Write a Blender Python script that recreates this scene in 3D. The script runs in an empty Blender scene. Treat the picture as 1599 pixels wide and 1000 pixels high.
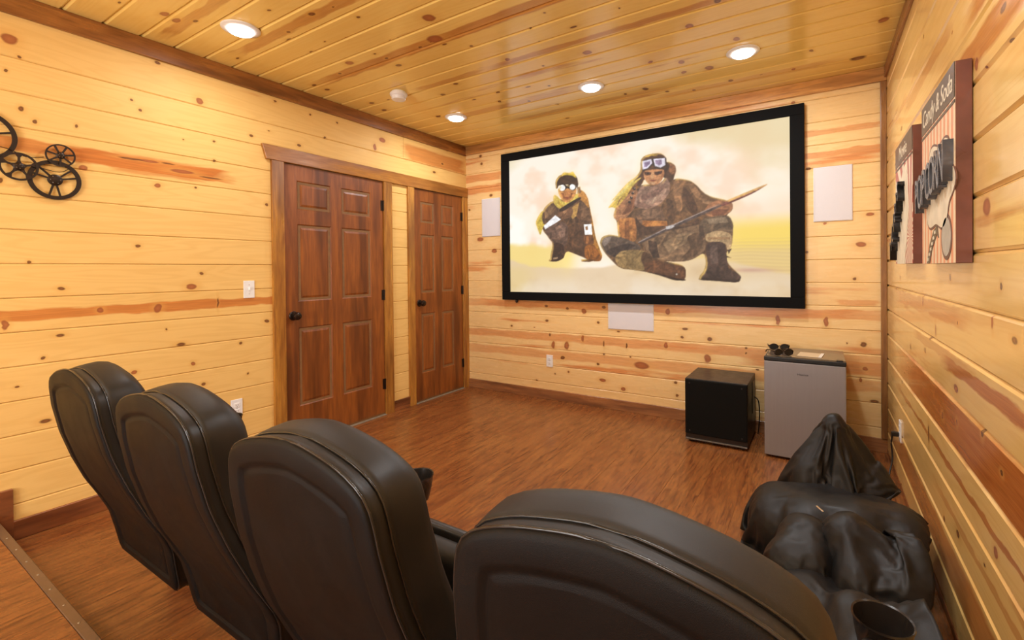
import bpy, bmesh, math, random
import numpy as np
from mathutils import Vector, Matrix, noise
C = bpy.context.scene.collection
PI = math.pi

# ------------------------------------------------------------------ camera, world, lights, exposure
cam_d = bpy.data.cameras.new('camera'); cam = bpy.data.objects.new('camera', cam_d); C.objects.link(cam)
cam_d.sensor_width = 36.0; cam_d.lens = 16.362; cam_d.shift_x = -0.01735; cam_d.shift_y = -0.04494
cam_d.clip_start = 0.02
_r = [[0.848537, 0.529042, -0.010014], [0.004047, 0.012436, 0.999914], [-0.529121, 0.848505, -0.008411]]
cam.matrix_world = Matrix(((_r[0][0], _r[1][0], -_r[2][0], 0), (_r[0][1], _r[1][1], -_r[2][1], 0),
                           (_r[0][2], _r[1][2], -_r[2][2], 1.24765), (0, 0, 0, 1)))
bpy.context.scene.camera = cam

world = bpy.data.worlds.new('world'); bpy.context.scene.world = world; world.use_nodes = True
world.node_tree.nodes['Background'].inputs[0].default_value = (0.05, 0.045, 0.04, 1)
world.node_tree.nodes['Background'].inputs[1].default_value = 0.2
vs = bpy.context.scene.view_settings
vs.view_transform = 'Standard'; vs.look = 'None'; vs.gamma = 1.0; vs.exposure = 0.38
try: vs.use_curve_mapping = False
except Exception: pass
LAMP_W = 11.5; SCREEN_E = 0.78
def lamp(name, loc, power, size=0.12, col=(.95, .975, 1.0), rot=(0, 0, 0), spread=180):
    d = bpy.data.lights.new(name, 'AREA'); d.shape = 'DISK'; d.size = size; d.energy = power; d.color = col
    d.spread = math.radians(spread)
    o = bpy.data.objects.new(name, d); C.objects.link(o); o.location = loc; o.rotation_euler = rot
    return o
DOWN = [(-2.662, 1.33), (-0.396, 3.13), (-1.402, 3.113), (-2.661, 3.089)]
REAR = [(-0.4, 1.33), (-1.4, -0.9), (-2.66, -0.9), (-0.2, -1.2)]       # the same lamps go on behind the camera
for i, (x, y) in enumerate(DOWN + REAR):
    lamp('lamp_or_fill_light', (x, y, 2.545), LAMP_W * (.5, 1.0, 1.0, .65, 1.0, .9, .7, .9)[i], 0.10 if i < 4 else 0.3)

lamp('lamp_or_fill_light', (-1.5, -2.2, 1.25), 88, 1.5, (.92, .97, 1.0), (math.radians(122), 0, 0))       # added fill light behind the camera, unseen, aimed up to brighten the ceiling

# ------------------------------------------------------------------ room numbers (metres)
XL, XR, YB, YR, ZC = -3.227, 0.3795, 3.8996, -2.4, 2.575
random.seed(4)

# ------------------------------------------------------------------ helpers
def link(name, me, mat=None, parent=None):
    o = bpy.data.objects.new(name, me); C.objects.link(o)
    if mat is not None: me.materials.append(mat)
    if parent is not None: o.parent = parent
    return o
def obj(name, bm, mat=None, parent=None, smooth=False):
    me = bpy.data.meshes.new(name); bm.normal_update(); bm.to_mesh(me); bm.free()
    if smooth:
        for p in me.polygons: p.use_smooth = True
    return link(name, me, mat, parent)
def auto_smooth(o, deg=35):
    me = o.data
    for p in me.polygons: p.use_smooth = True
    bm = bmesh.new(); bm.from_mesh(me)
    for e in bm.edges:
        if len(e.link_faces) == 2 and e.calc_face_angle(0) > math.radians(deg): e.smooth = False
    bm.to_mesh(me); bm.free()
    return o
def thing(name, label, cat, loc=(0, 0, 0), rz=0, group=None):
    o = bpy.data.objects.new(name, None); C.objects.link(o); o.empty_display_size = .05
    o.location = loc; o.rotation_euler = (0, 0, rz); o['label'] = label; o['category'] = cat
    if group: o['group'] = group
    return o
def tag(o, label, cat, group=None):
    o['label'] = label; o['category'] = cat
    if group: o['group'] = group
    return o
def struct(o, label=None, cat=None):
    o['kind'] = 'structure'
    if label: o['label'] = label
    if cat: o['category'] = cat
    return o
def empty(name):
    o = bpy.data.objects.new(name, None); C.objects.link(o); o.empty_display_size = .05; return o
def box(bm, x0, x1, y0, y1, z0, z1):
    v = [bm.verts.new((x, y, z)) for x in (x0, x1) for y in (y0, y1) for z in (z0, z1)]
    for f in ((0, 1, 3, 2), (4, 6, 7, 5), (0, 4, 5, 1), (2, 3, 7, 6), (0, 2, 6, 4), (1, 5, 7, 3)):
        bm.faces.new([v[i] for i in f])
    return v
def bevel(bm, w, seg=2):
    bmesh.ops.bevel(bm, geom=bm.edges[:], offset=w, segments=seg, affect='EDGES', profile=.5, clamp_overlap=True)
def bbox(x0, x1, y0, y1, z0, z1, w=.003, seg=2):
    bm = bmesh.new(); box(bm, x0, x1, y0, y1, z0, z1); bmesh.ops.recalc_face_normals(bm, faces=bm.faces[:])
    if w: bevel(bm, w, seg)
    return bm
def lathe(bm, prof, n=32, M=Matrix(), cap=True):
    """prof: (r, z) pairs, turned about z"""
    rings = []
    for r, z in prof:
        rings.append([bm.verts.new(M @ Vector((r * math.cos(2 * PI * k / n), r * math.sin(2 * PI * k / n), z))) for k in range(n)])
    for a, b in zip(rings[:-1], rings[1:]):
        for k in range(n): bm.faces.new((a[k], a[(k + 1) % n], b[(k + 1) % n], b[k]))
    for rg, rev in ((rings[0], True), (rings[-1], False)):
        if cap and (rg[0].co - rg[n // 2].co).length > 1e-5: bm.faces.new(rg[::-1] if rev else rg)
def tube(bm, pts, r, n=8, closed=False):
    pts = [Vector(p) for p in pts]; rings = []; N = len(pts)
    up = Vector((0, 0, 1))
    for i, p in enumerate(pts):
        a = pts[(i - 1) % N] if (closed or i > 0) else pts[i]
        b = pts[(i + 1) % N] if (closed or i < N - 1) else pts[i]
        t = (b - a).normalized()
        s = t.cross(up)
        if s.length < .05: s = t.cross(Vector((1, 0, 0)))
        s.normalize(); w = s.cross(t)
        rr = r[i] if isinstance(r, (list, tuple)) else r
        rings.append([bm.verts.new(p + s * rr * math.cos(2 * PI * k / n) + w * rr * math.sin(2 * PI * k / n)) for k in range(n)])
    m = N if closed else N - 1
    for i in range(m):
        A, B = rings[i], rings[(i + 1) % N]
        for k in range(n): bm.faces.new((A[k], A[(k + 1) % n], B[(k + 1) % n], B[k]))
    if not closed:
        bm.faces.new(rings[0][::-1]); bm.faces.new(rings[-1])
    bmesh.ops.recalc_face_normals(bm, faces=bm.faces[:])
def prism(bm, pts, fn, d0, d1):
    """polygon pts (u, v) placed by fn(u, v, depth), between depths d0 and d1"""
    a = [bm.verts.new(fn(u, v, d0)) for u, v in pts]; b = [bm.verts.new(fn(u, v, d1)) for u, v in pts]
    n = len(pts)
    bm.faces.new(a[::-1]); bm.faces.new(b)
    for i in range(n): bm.faces.new((a[i], a[(i + 1) % n], b[(i + 1) % n], b[i]))
    bmesh.ops.recalc_face_normals(bm, faces=bm.faces[:])

# ------------------------------------------------------------------ node helpers
class NT:
    def __init__(s, name):
        s.m = bpy.data.materials.new(name); s.m.use_nodes = True; s.t = s.m.node_tree; s.n = s.t.nodes; s.l = s.t.links
        s.b = s.n['Principled BSDF']
    def put(s, sock, v):
        if isinstance(v, bpy.types.NodeSocket): s.l.new(v, sock)
        elif isinstance(v, (tuple, list)) and sock.type == 'RGBA': sock.default_value = (*v[:3], 1)
        elif isinstance(v, (tuple, list)): sock.default_value = v
        else: sock.default_value = v
    def math(s, op, a, b=0.0, c=0.0):
        n = s.n.new('ShaderNodeMath'); n.operation = op; s.put(n.inputs[0], a)
        if len(n.inputs) > 1: s.put(n.inputs[1], b)
        if len(n.inputs) > 2: s.put(n.inputs[2], c)
        return n.outputs[0]
    def vm(s, op, a, b=None, c=None):
        n = s.n.new('ShaderNodeVectorMath'); n.operation = op; s.put(n.inputs[0], a)
        if b is not None: s.put(n.inputs[1], b)
        if c is not None: s.put(n.inputs[2], c)
        return n.outputs['Value'] if op in ('LENGTH', 'DOT_PRODUCT', 'DISTANCE') else n.outputs[0]
    def xyz(s, x, y=0.0, z=0.0):
        n = s.n.new('ShaderNodeCombineXYZ'); s.put(n.inputs[0], x); s.put(n.inputs[1], y); s.put(n.inputs[2], z); return n.outputs[0]
    def sep(s, v):
        n = s.n.new('ShaderNodeSeparateXYZ'); s.put(n.inputs[0], v); return n.outputs
    def noise(s, vec, scale=1.0, detail=2.0, rough=.5, dist=0.0):
        n = s.n.new('ShaderNodeTexNoise'); s.put(n.inputs['Vector'], vec); n.inputs['Scale'].default_value = scale
        n.inputs['Detail'].default_value = detail; n.inputs['Roughness'].default_value = rough; n.inputs['Distortion'].default_value = dist
        return n.outputs[0]
    def white(s, w):
        n = s.n.new('ShaderNodeTexWhiteNoise'); n.noise_dimensions = '1D'; s.put(n.inputs['W'], w); return n.outputs['Value'], n.outputs['Color']
    def vor(s, vec, scale=1.0, dim='2D'):
        n = s.n.new('ShaderNodeTexVoronoi'); n.voronoi_dimensions = dim; s.put(n.inputs['Vector'], vec); n.inputs['Scale'].default_value = scale
        return n.outputs['Distance'], n.outputs['Color']
    def map(s, v, a, b, c=0.0, d=1.0, smooth=False):
        n = s.n.new('ShaderNodeMapRange'); s.put(n.inputs[0], v)
        n.inputs[1].default_value = a; n.inputs[2].default_value = b; n.inputs[3].default_value = c; n.inputs[4].default_value = d
        if smooth: n.interpolation_type = 'SMOOTHSTEP'
        return n.outputs[0]
    def mix(s, f, a, b, mode='MIX'):
        n = s.n.new('ShaderNodeMix'); n.data_type = 'RGBA'; n.blend_type = mode
        s.put(n.inputs[0], f); s.put(n.inputs[6], a); s.put(n.inputs[7], b); return n.outputs[2]
    def bump(s, h, strength=.1, dist=.01):
        n = s.n.new('ShaderNodeBump'); s.put(n.inputs['Height'], h); n.inputs['Strength'].default_value = strength
        n.inputs['Distance'].default_value = dist; s.l.new(n.outputs[0], s.b.inputs['Normal'])
    def pos(s):
        return s.n.new('ShaderNodeNewGeometry').outputs['Position']
    def oco(s):
        return s.n.new('ShaderNodeTexCoord').outputs['Object']
    def done(s, col, rough=.5, spec=.5, metal=0.0):
        s.put(s.b.inputs['Base Color'], col); s.put(s.b.inputs['Roughness'], rough)
        s.b.inputs['Specular IOR Level'].default_value = spec; s.b.inputs['Metallic'].default_value = metal
        return s.m

def plain(name, col, rough=.5, metal=0.0, spec=.5, var=.12, scale=30):
    t = NT(name); o = t.oco(); n = t.noise(o, scale, 3)
    c = t.mix(t.map(n, .3, .7), tuple(k * (1 - var) for k in col), tuple(min(1, k * (1 + var)) for k in col))
    return t.done(c, t.map(n, .3, .7, max(.03, rough - .05), min(1, rough + .05)), spec, metal)
def emit(name, col, strength):
    t = NT(name); t.b.inputs['Base Color'].default_value = (.8, .8, .8, 1)
    t.b.inputs['Emission Color'].default_value = (*col, 1); t.b.inputs['Emission Strength'].default_value = strength
    return t.m

# ------------------------------------------------------------------ wood
FE = {'L':[[0.576,2.359,0.032,0.028,1],[0.608,2.287,0.008,0.009,0],[0.564,2.207,0.008,0.009,0],[0.609,2.041,0.012,0.015,0],[0.656,1.992,0.01,0.012,0],[0.802,2.008,0.0075,0.0105,0],[1.03,2.211,0.009,0.0087,0],[1.072,2.167,0.0105,0.01,0],[1.363,2.305,0.0245,0.024,1],[1.274,2.049,0.0053,0.0053,0],[1.441,2.076,0.01,0.008,0],[1.443,1.956,0.01,0.01,0],[1.667,2.166,0.0157,0.0112,0],[1.144,1.755,0.018,0.014,1],[1.338,1.772,0.0087,0.008,0],[0.829,1.8,0.02,0.0175,1],[0.537,1.688,0.01,0.015,0],[1.153,2.462,0.018,0.012,0],[1.831,2.446,0.0135,0.009,0],[2.101,2.428,0.011,0.009,0],[2.323,2.424,0.011,0.01,0],[2.006,2.177,0.02,0.0112,0],[2.772,2.392,0.042,0.0247,1],[2.688,2.312,0.0195,0.033,1],[2.215,2.283,0.011,0.01,0],[3.411,2.224,0.027,0.013,0],[3.532,2.329,0.019,0.012,0],[1.05,1.405,0.015,0.0105,0],[0.623,1.309,0.01,0.009,0],[0.735,1.178,0.0175,0.012,0],[1.362,1.248,0.014,0.012,0],[1.305,1.168,0.0315,0.021,1],[0.543,1.016,0.014,0.0275,1],[1.172,0.923,0.006,0.008,0],[1.247,0.826,0.028,0.0123,0],[0.669,0.842,0.01,0.009,0],[1.309,0.701,0.015,0.014,1],[1.02,0.702,0.015,0.0123,1],[1.583,0.788,0.012,0.0113,0],[1.751,0.914,0.02,0.016,0],[1.362,0.565,0.014,0.012,0],[1.628,0.581,0.008,0.008,0],[1.763,1.715,0.0135,0.0135,0],[0.887,1.06,0.015,0.0175,1],[1.134,1.049,0.021,0.028,1],[1.449,1.061,0.007,0.036,0],[0.577,0.718,0.01,0.006,0],[1.025,1.886,0.066,0.0056,0],[1.103,1.886,0.054,0.0077,1],[1.268,1.857,0.07,0.012,1],[1.423,1.844,0.077,0.006,0],[1.195,1.889,0.042,0.0056,0]],'B':[[-3.031,2.454,0.0212,0.0162,0],[-3.015,2.371,0.0212,0.0175,0],[-2.894,2.03,0.0255,0.0175,0],[-3.043,1.578,0.051,0.026,1],[-2.861,1.45,0.04,0.026,1],[-3.186,1.9,0.018,0.013,0],[-2.247,0.899,0.0225,0.0163,0],[-2.018,0.883,0.0195,0.015,0],[-1.846,0.865,0.0292,0.03,1],[-1.65,0.907,0.024,0.018,0],[-1.077,0.889,0.022,0.03,1],[-2.242,0.757,0.021,0.015,0],[-2.654,0.685,0.016,0.013,0],[-1.707,0.766,0.018,0.015,0],[-1.512,0.697,0.018,0.0099,0],[-0.938,0.753,0.03,0.0125,0],[-0.964,0.683,0.0175,0.0125,0],[-2.208,0.623,0.014,0.018,0],[-2.174,0.527,0.0224,0.042,1],[-2.029,0.532,0.028,0.045,1],[-1.862,0.61,0.0163,0.036,1],[-1.653,0.578,0.009,0.033,0],[-1.437,0.578,0.011,0.0275,0],[-1.096,0.604,0.0192,0.0275,1],[-2.078,0.412,0.028,0.0195,0],[-1.717,0.387,0.018,0.015,0],[-1.66,0.48,0.012,0.011,0],[-1.306,0.417,0.077,0.0385,1],[-2.011,0.286,0.014,0.012,0],[-2.156,0.252,0.0105,0.009,0],[-1.668,0.247,0.039,0.018,1],[-1.475,0.191,0.024,0.0193,1],[-1.018,0.302,0.0165,0.015,0],[-1.009,0.197,0.015,0.015,0],[-2.364,0.166,0.015,0.009,0],[-1.408,0.479,0.012,0.0083,0],[-0.069,1.954,0.02,0.0135,0],[0.287,1.602,0.028,0.0135,1],[0.347,1.701,0.007,0.008,0],[-0.159,2.448,0.016,0.01,1],[0.031,1.557,0.0123,0.009,1],[0.237,1.4,0.036,0.0225,1],[0.2,1.164,0.014,0.0112,0],[0.035,0.86,0.0175,0.0405,1],[-0.265,0.859,0.018,0.045,1],[0.253,0.717,0.021,0.0225,0],[0.159,0.719,0.006,0.0077,0],[-0.079,1.357,0.012,0.0112,0],[-0.964,0.683,0.015,0.015,0],[-0.749,0.682,0.025,0.02,0],[-1.095,0.615,0.0165,0.02,1],[-0.483,0.632,0.0113,0.01,0],[-0.765,0.527,0.0315,0.04,1],[0.263,0.552,0.0175,0.016,1],[0.234,0.47,0.01,0.018,1],[-0.484,0.593,0.009,0.009,0]],'R':[[2.118,1.208,0.019,0.014,0],[1.592,1.196,0.0112,0.012,0],[3.288,1.184,0.0245,0.014,0],[2.624,1.097,0.018,0.027,1],[1.661,1.099,0.009,0.021,1],[2.019,1.061,0.008,0.008,0],[2.576,0.888,0.0218,0.015,0],[2.042,0.842,0.034,0.016,1],[2.247,0.698,0.021,0.015,1],[2.035,0.733,0.0128,0.012,1],[1.752,0.786,0.015,0.018,0],[2.505,0.551,0.0195,0.045,0],[2.361,0.999,0.0156,0.025,1],[2.949,0.851,0.019,0.0175,0],[2.021,0.369,0.0255,0.016,0],[1.637,0.511,0.02,0.018,1],[1.734,0.427,0.012,0.006,0],[2.225,0.328,0.0158,0.015,0],[1.59,0.734,0.0135,0.009,0],[1.535,1.776,0.018,0.0045,0],[1.715,1.78,0.011,0.004,0],[2.083,2.03,0.009,0.008,1],[2.592,2.23,0.0145,0.01,0],[1.799,1.82,0.0195,0.022,1],[1.706,1.405,0.0385,0.028,1]],'C':[[-2.21,1.453,0.026,0.0156,0],[-2.038,1.601,0.0153,0.0111,0],[-1.733,1.807,0.0416,0.0382,1],[-1.863,1.988,0.0568,0.0475,1],[-2.006,2.013,0.016,0.0135,0],[-2.533,1.918,0.0349,0.026,1],[-2.281,2.003,0.0168,0.0143,0],[-2.292,1.924,0.0126,0.0101,0],[-2.589,1.7,0.0185,0.0119,0],[-2.481,1.492,0.016,0.0101,0],[-2.294,2.113,0.027,0.0194,0],[-2.718,1.986,0.0173,0.0125,0],[-3.036,2.009,0.028,0.0182,0],[-3.034,2.108,0.0266,0.019,0],[-2.989,2.464,0.0277,0.0213,0],[-3.032,2.629,0.0297,0.024,0],[-2.405,2.642,0.027,0.0247,0],[-2.777,2.99,0.0311,0.0286,0],[-1.745,2.165,0.0137,0.0135,0],[-2.271,1.704,0.0101,0.0071,0],[-2.413,1.665,0.0115,0.0074,0],[-2.088,1.859,0.0095,0.0081,0],[-2.355,1.317,0.0143,0.0086,0],[-2.063,1.472,0.0088,0.0057,0],[-1.665,2.427,0.0205,0.023,1],[-2.186,2.541,0.0244,0.0186,0],[-2.134,2.998,0.0173,0.0189,0],[-2.833,1.049,0.0329,0.0196,1],[-2.779,1.164,0.0231,0.0107,0],[-2.899,0.884,0.0168,0.0074,0],[-2.858,1.106,0.0387,0.0179,1],[-3.047,1.501,0.0203,0.0101,0],[-0.603,2.641,0.0263,0.0328,1],[-1.202,2.617,0.0344,0.0334,1],[-0.405,2.938,0.0212,0.0306,1],[-0.75,3.069,0.0226,0.0341,1],[-0.615,3.26,0.0306,0.0389,1],[-0.916,2.96,0.0177,0.0247,1],[-0.775,3.238,0.0223,0.025,1],[-0.428,2.472,0.0198,0.0249,0],[-1.346,2.189,0.0099,0.0119,0],[-0.863,2.264,0.0069,0.0101,0],[-1.201,2.094,0.0083,0.0088,0],[0.296,3.148,0.0291,0.0382,1],[-0.036,3.349,0.0136,0.0222,0],[0.211,3.634,0.0542,0.038,0],[-1.086,3.379,0.0267,0.0338,0],[-0.141,3.594,0.0136,0.0218,1],[-0.535,3.562,0.0219,0.0286,0],[-0.964,3.518,0.0182,0.0211,0],[-0.789,3.604,0.0161,0.0211,0],[-1.522,2.63,0.0106,0.0129,0],[-1.652,2.935,0.0129,0.0168,0],[-1.933,3.114,0.0158,0.0182,0],[-1.782,3.299,0.0166,0.018,0],[-1.248,3.392,0.0141,0.0203,0]]}
def pine(name, ua, va, v0, pitch, knots, hearts, light, dark, heartc, rough=.2, kdens=.72, hdens=.6, planktint=.12, spec=.5):
    """boards along axis ua, pitch apart on axis va; knots (u, v, ru, rv, red), hearts (u, v, ru, rv, strength)"""
    t = NT(name); P = t.sep(t.pos()); u, v = P[ua], P[va]
    idx = t.math('FLOOR', t.math('DIVIDE', t.math('SUBTRACT', v, v0), pitch))
    rv_, rc = t.white(t.math('ADD', idx, 3.3 + v0)); r3 = t.sep(rc)
    U = t.math('ADD', u, t.math('MULTIPLY', rv_, 31.0))
    uv = t.xyz(u, v, 0.0)
    w = t.noise(t.xyz(t.math('MULTIPLY', U, 5.0), t.math('MULTIPLY', v, 22.0)), 1.0, 3)
    wv = t.math('SUBTRACT', w, .5)
    # growth rings: long flames
    fl = t.noise(t.xyz(t.math('MULTIPLY', U, .9), t.math('MULTIPLY', v, 9.0), rv_), 1.0, 2, .45)
    ring = t.math('SINE', t.math('ADD', t.math('MULTIPLY', fl, 70.0), t.math('MULTIPLY', v, 60.0)))
    fib = t.noise(t.xyz(t.math('MULTIPLY', U, 6.0), t.math('MULTIPLY', v, 260.0)), 1.0, 2)
    g = t.math('ADD', t.math('MULTIPLY', t.map(ring, -.2, 1.0), .5), t.math('MULTIPLY', t.map(fib, .35, .75), .35))
    col = t.mix(t.math('MULTIPLY', g, .55), light, dark)
    # slow tone changes and board-to-board tint
    col = t.mix(t.map(t.noise(t.xyz(t.math('MULTIPLY', U, .8), t.math('MULTIPLY', v, 4.0)), 1.0, 2), .35, .75, 0, .35), col, dark)
    col = t.mix(t.math('MULTIPLY', r3[0], planktint * 3), col, tuple(d * .97 for d in dark))
    # heartwood: the random ones and the ones the photograph shows
    hn = t.noise(t.xyz(t.math('MULTIPLY', U, .55), t.math('MULTIPLY', v, 7.0), t.math('MULTIPLY', rv_, 9)), 1.0, 3, .5)
    h = t.map(t.math('ADD', hn, t.math('MULTIPLY', wv, .16)), hdens, hdens + .07, 0, .8)
    wuv = t.vm('ADD', uv, t.xyz(t.math('MULTIPLY', wv, .25), t.math('MULTIPLY', wv, .045)))
    for (a, b, ru, rr, s_) in hearts:
        q = t.vm('ABSOLUTE', t.vm('MULTIPLY_ADD', wuv, (1 / ru, 1 / rr, 0), (-a / ru, -b / rr, 0)))
        e = t.sep(q)
        k = t.math('MULTIPLY', t.map(t.math('MAXIMUM', e[0], e[1]), .8, 1.08, s_, 0), 1.0)
        h = t.math('MAXIMUM', h, k)
    hc = t.mix(t.map(fib, .3, .7), heartc, tuple(k * .72 for k in heartc))
    hc = t.mix(t.map(t.noise(t.xyz(t.math('MULTIPLY', U, 2.5), t.math('MULTIPLY', v, 40.0)), 1.0, 3), .45, .7, 0, .6), hc, tuple(x * y for x, y in zip(heartc, (.6, .42, .35))))
    col = t.mix(h, col, hc)
    # knots
    kd, kc = t.vor(t.xyz(t.math('MULTIPLY', U, 4.2), t.math('MULTIPLY', v, 9.0)))
    ks = t.sep(kc)
    gate = t.math('GREATER_THAN', ks[0], kdens)
    rad = t.math('MULTIPLY_ADD', ks[1], .09, .03)
    dk = t.math('DIVIDE', t.math('ADD', kd, t.math('MULTIPLY', wv, .05)), rad)
    dk = t.math('ADD', dk, t.math('MULTIPLY', t.math('SUBTRACT', 1.0, gate), 50))
    dr = None
    kuv = t.vm('ADD', uv, t.xyz(t.math('MULTIPLY', wv, .030), t.math('MULTIPLY', wv, .014)))
    for (a, b, ru, rr, red) in knots:
        L = t.vm('LENGTH', t.vm('MULTIPLY_ADD', kuv, (1.15 / ru, 1.15 / rr, 0), (-a * 1.15 / ru, -b * 1.15 / rr, 0)))
        if red: dr = L if dr is None else t.math('MINIMUM', dr, L)
        else: dk = t.math('MINIMUM', dk, L)
    if dr is None: dr = 50.0
    halo = t.map(t.math('MINIMUM', dk, dr), 1.0, 2.6, .45, 0)
    col = t.mix(halo, col, tuple(x * y for x, y in zip(light, (.80, .62, .42))))
    col = t.mix(t.map(dr, .8, 1.1, .9, 0), col, t.mix(t.map(dr, 0, 1.0), (.42, .13, .045), (.28, .08, .03)))
    col = t.mix(t.map(dk, .65, 1.1, .95, 0), col, t.mix(t.map(dk, .2, .9), (.24, .09, .03), (.09, .03, .012)))
    t.bump(t.math('ADD', fib, t.math('MULTIPLY', w, 2.0)), .05, .002)
    return t.done(col, t.map(w, .3, .7, rough - .03, rough + .05), spec)

def trimwood(name, light, dark, axis, rough=.3, scale=1.0):
    t = NT(name); P = t.sep(t.pos())
    m = [22.0, 22.0, 22.0]; m[axis] = 2.2
    q = t.vm('MULTIPLY', t.pos(), tuple(k * scale for k in m))
    n1 = t.noise(q, 1.0, 4, .6, .6); n2 = t.noise(q, 4.0, 2)
    kn = t.noise(t.vm('MULTIPLY', t.pos(), tuple(x * .35 for x in m)), 1.0, 3, .6)
    col = t.mix(t.map(n1, .3, .72), light, dark)
    col = t.mix(t.map(n2, .45, .75, 0, .4), col, tuple(k * .5 for k in dark))
    col = t.mix(t.map(kn, .50, .66, 0, .85), col, tuple(k * .6 for k in dark))
    t.bump(n1, .08, .002)
    return t.done(col, t.map(n1, .3, .7, rough - .06, rough + .06))

PL = dict(light=(.86, .575, .205), dark=(.71, .42, .12))
HC = (.66, .215, .040)
m_left = pine('pine_left', 1, 2, .489 - 3 * .1625, .1625, FE['L'],
    [(1.0, 1.058, 1.0, .028, .85), (1.12, 1.862, .42, .040, .95), (.55, 1.872, .55, .030, .8), (1.15, 1.858, .22, .055, .6), (3.45, 2.35, .435, .075, .75)],
    PL['light'], PL['dark'], HC, .5, .985, .66, .05, .2)
m_back = pine('pine_back', 0, 2, .486 - 3 * .163, .163, FE['B'],
    [(-3.0, 2.225, .28, .04, .7), (-3.0, 2.10, .28, .045, .75), (.12, 2.205, .26, .02, .6), (.12, 2.045, .26, .022, .7),
     (-1.4, .915, 1.9, .036, .72), (-1.55, .60, 2.0, .038, .62), (-1.4, .43, 2.0, .040, .5), (.2, 1.0, .12, .02, .5),
     (.0, .55, .5, .05, .7)],
    (.90, .64, .30), (.78, .49, .185), (.76, .26, .065), .26, .97, .64, .06)
m_right = pine('pine_right', 1, 2, .633 - 4 * .163, .163, FE['R'],
    [(1.2, .715, 2.05, .085, 1.0), (1.55, .905, .72, .024, .95), (2.35, .93, .5, .02, .5), (2.7, 1.08, .8, .035, .55), (1.9, .55, 1.5, .010, .85),
     (1.5, .40, .9, .012, .5), (2.6, .22, 1.3, .06, .6), (1.7, .22, 2.0, .07, .8), (1.6, 1.86, .9, .045, .85), (1.2, 1.99, .7, .035, .85), (2.6, 2.06, .5, .03, .5)],
    (.84, .555, .20), (.70, .41, .12), (.56, .19, .042), .13, .975, .66, .08)
m_ceil = pine('pine_ceiling', 0, 1, .754 - .1595 * 20, .1595, FE['C'],
    [(-1.9, 2.01, 1.1, .05, .85), (-.95, 2.462, .9, .03, .75), (-2.3, 1.47, .7, .035, .7), (-2.7, 1.14, .4, .03, .6), (-2.2, 2.47, .3, .03, .6),
     (-2.1, 3.1, .6, .05, .55), (-1.6, 3.45, .7, .05, .5), (-.5, 3.6, .6, .05, .5)],
    (.92, .68, .22), (.82, .53, .13), (.62, .25, .05), .17, .965, .66, .10)
m_dark = plain('joint_backing', (.22, .11, .04), .7)
m_trim_d = trimwood('stained_trim_y', (.42, .175, .045), (.20, .070, .018), 1)
m_trim_b = trimwood('stained_trim_x', (.80, .42, .13), (.46, .20, .055), 0)
m_trim_v = trimwood('stained_trim_z', (.56, .26, .045), (.27, .095, .018), 2)
m_case_h = trimwood('casing_head', (.50, .22, .040), (.28, .10, .018), 1)
m_base_l = trimwood('base_y', (.34, .12, .04), (.15, .045, .016), 1)
m_base_b = trimwood('base_x', (.44, .19, .07), (.20, .08, .035), 0)
m_door = trimwood('door_wood', (.34, .102, .016), (.18, .048, .007), 2, .45, .8)

# ---- boards: one mesh per length, bevelled long edges, joint recessed
_cache = {}
def board_mesh(L, W, T=.014, b=.0045, gap=.0006, bd=None):
    bd = bd or b
    key = (round(L, 3), round(W, 4), b)
    if key in _cache: return _cache[key]
    h = W - gap
    sec = [(gap, -T), (gap, -bd), (b + gap, 0), (h - b, 0), (h, -bd), (h, -T)]     # (across, out of the wall)
    vs_ = [(l, a, o) for l in (0.0, L) for a, o in sec]
    n = len(sec)
    fs = [(i, i + 1, n + i + 1, n + i) for i in range(n - 1)] + [tuple(range(n))[::-1], tuple(range(n, 2 * n))]
    me = bpy.data.meshes.new('plank'); me.from_pydata(vs_, [], fs); me.update()
    bm = bmesh.new(); bm.from_mesh(me); bmesh.ops.recalc_face_normals(bm, faces=bm.faces[:]); bm.to_mesh(me); bm.free()
    _cache[key] = me
    return me
def board(name, parent, mat, L, W, M, **k):
    me = board_mesh(L, W, **k)
    if mat.name not in [m.name for m in me.materials if m]:
        if me.materials: me = me.copy()
        me.materials.clear(); me.materials.append(mat); _cache[(round(L, 3), round(W, 4), k.get('b', .0045))] = me
    o = bpy.data.objects.new(name, me); C.objects.link(o); o.matrix_world = M
    mw = o.matrix_world.copy(); o.parent = parent; o.matrix_world = mw
    return o
def frame(ax, ac, out, org):          # local x along the board, y across, z out of the surface
    return Matrix(((ax[0], ac[0], out[0], org[0]), (ax[1], ac[1], out[1], org[1]), (ax[2], ac[2], out[2], org[2]), (0, 0, 0, 1)))

T = .014
# left wall: slab behind the boards
wl = struct(empty('wall_left')); 
obj('backing', bbox(XL - .12, XL - T, YR, YB + .1, -.05, ZC + .05, 0), m_dark, wl)
z0 = .489 - 3 * .1625
for i in range(16):
    z = z0 + i * .1625; W = min(.1625, ZC - z) if i < 14 else ZC - z
    if i > 14: continue
    if z < 2.03 - .05:
        segs = [(YR, 1.85), (2.80, 3.09)]
    elif i == 14:
        segs = [(YR, 3.012), (3.014, YB)]
    elif i == 12:
        segs = [(YR, 1.85), (2.80, 3.09)]
    else: segs = [(YR, YB)]
    for a, b in segs:
        board('plank', wl, m_left, b - a, W, frame((0, 1, 0), (0, 0, 1), (1, 0, 0), (XL, a, z)))
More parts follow.
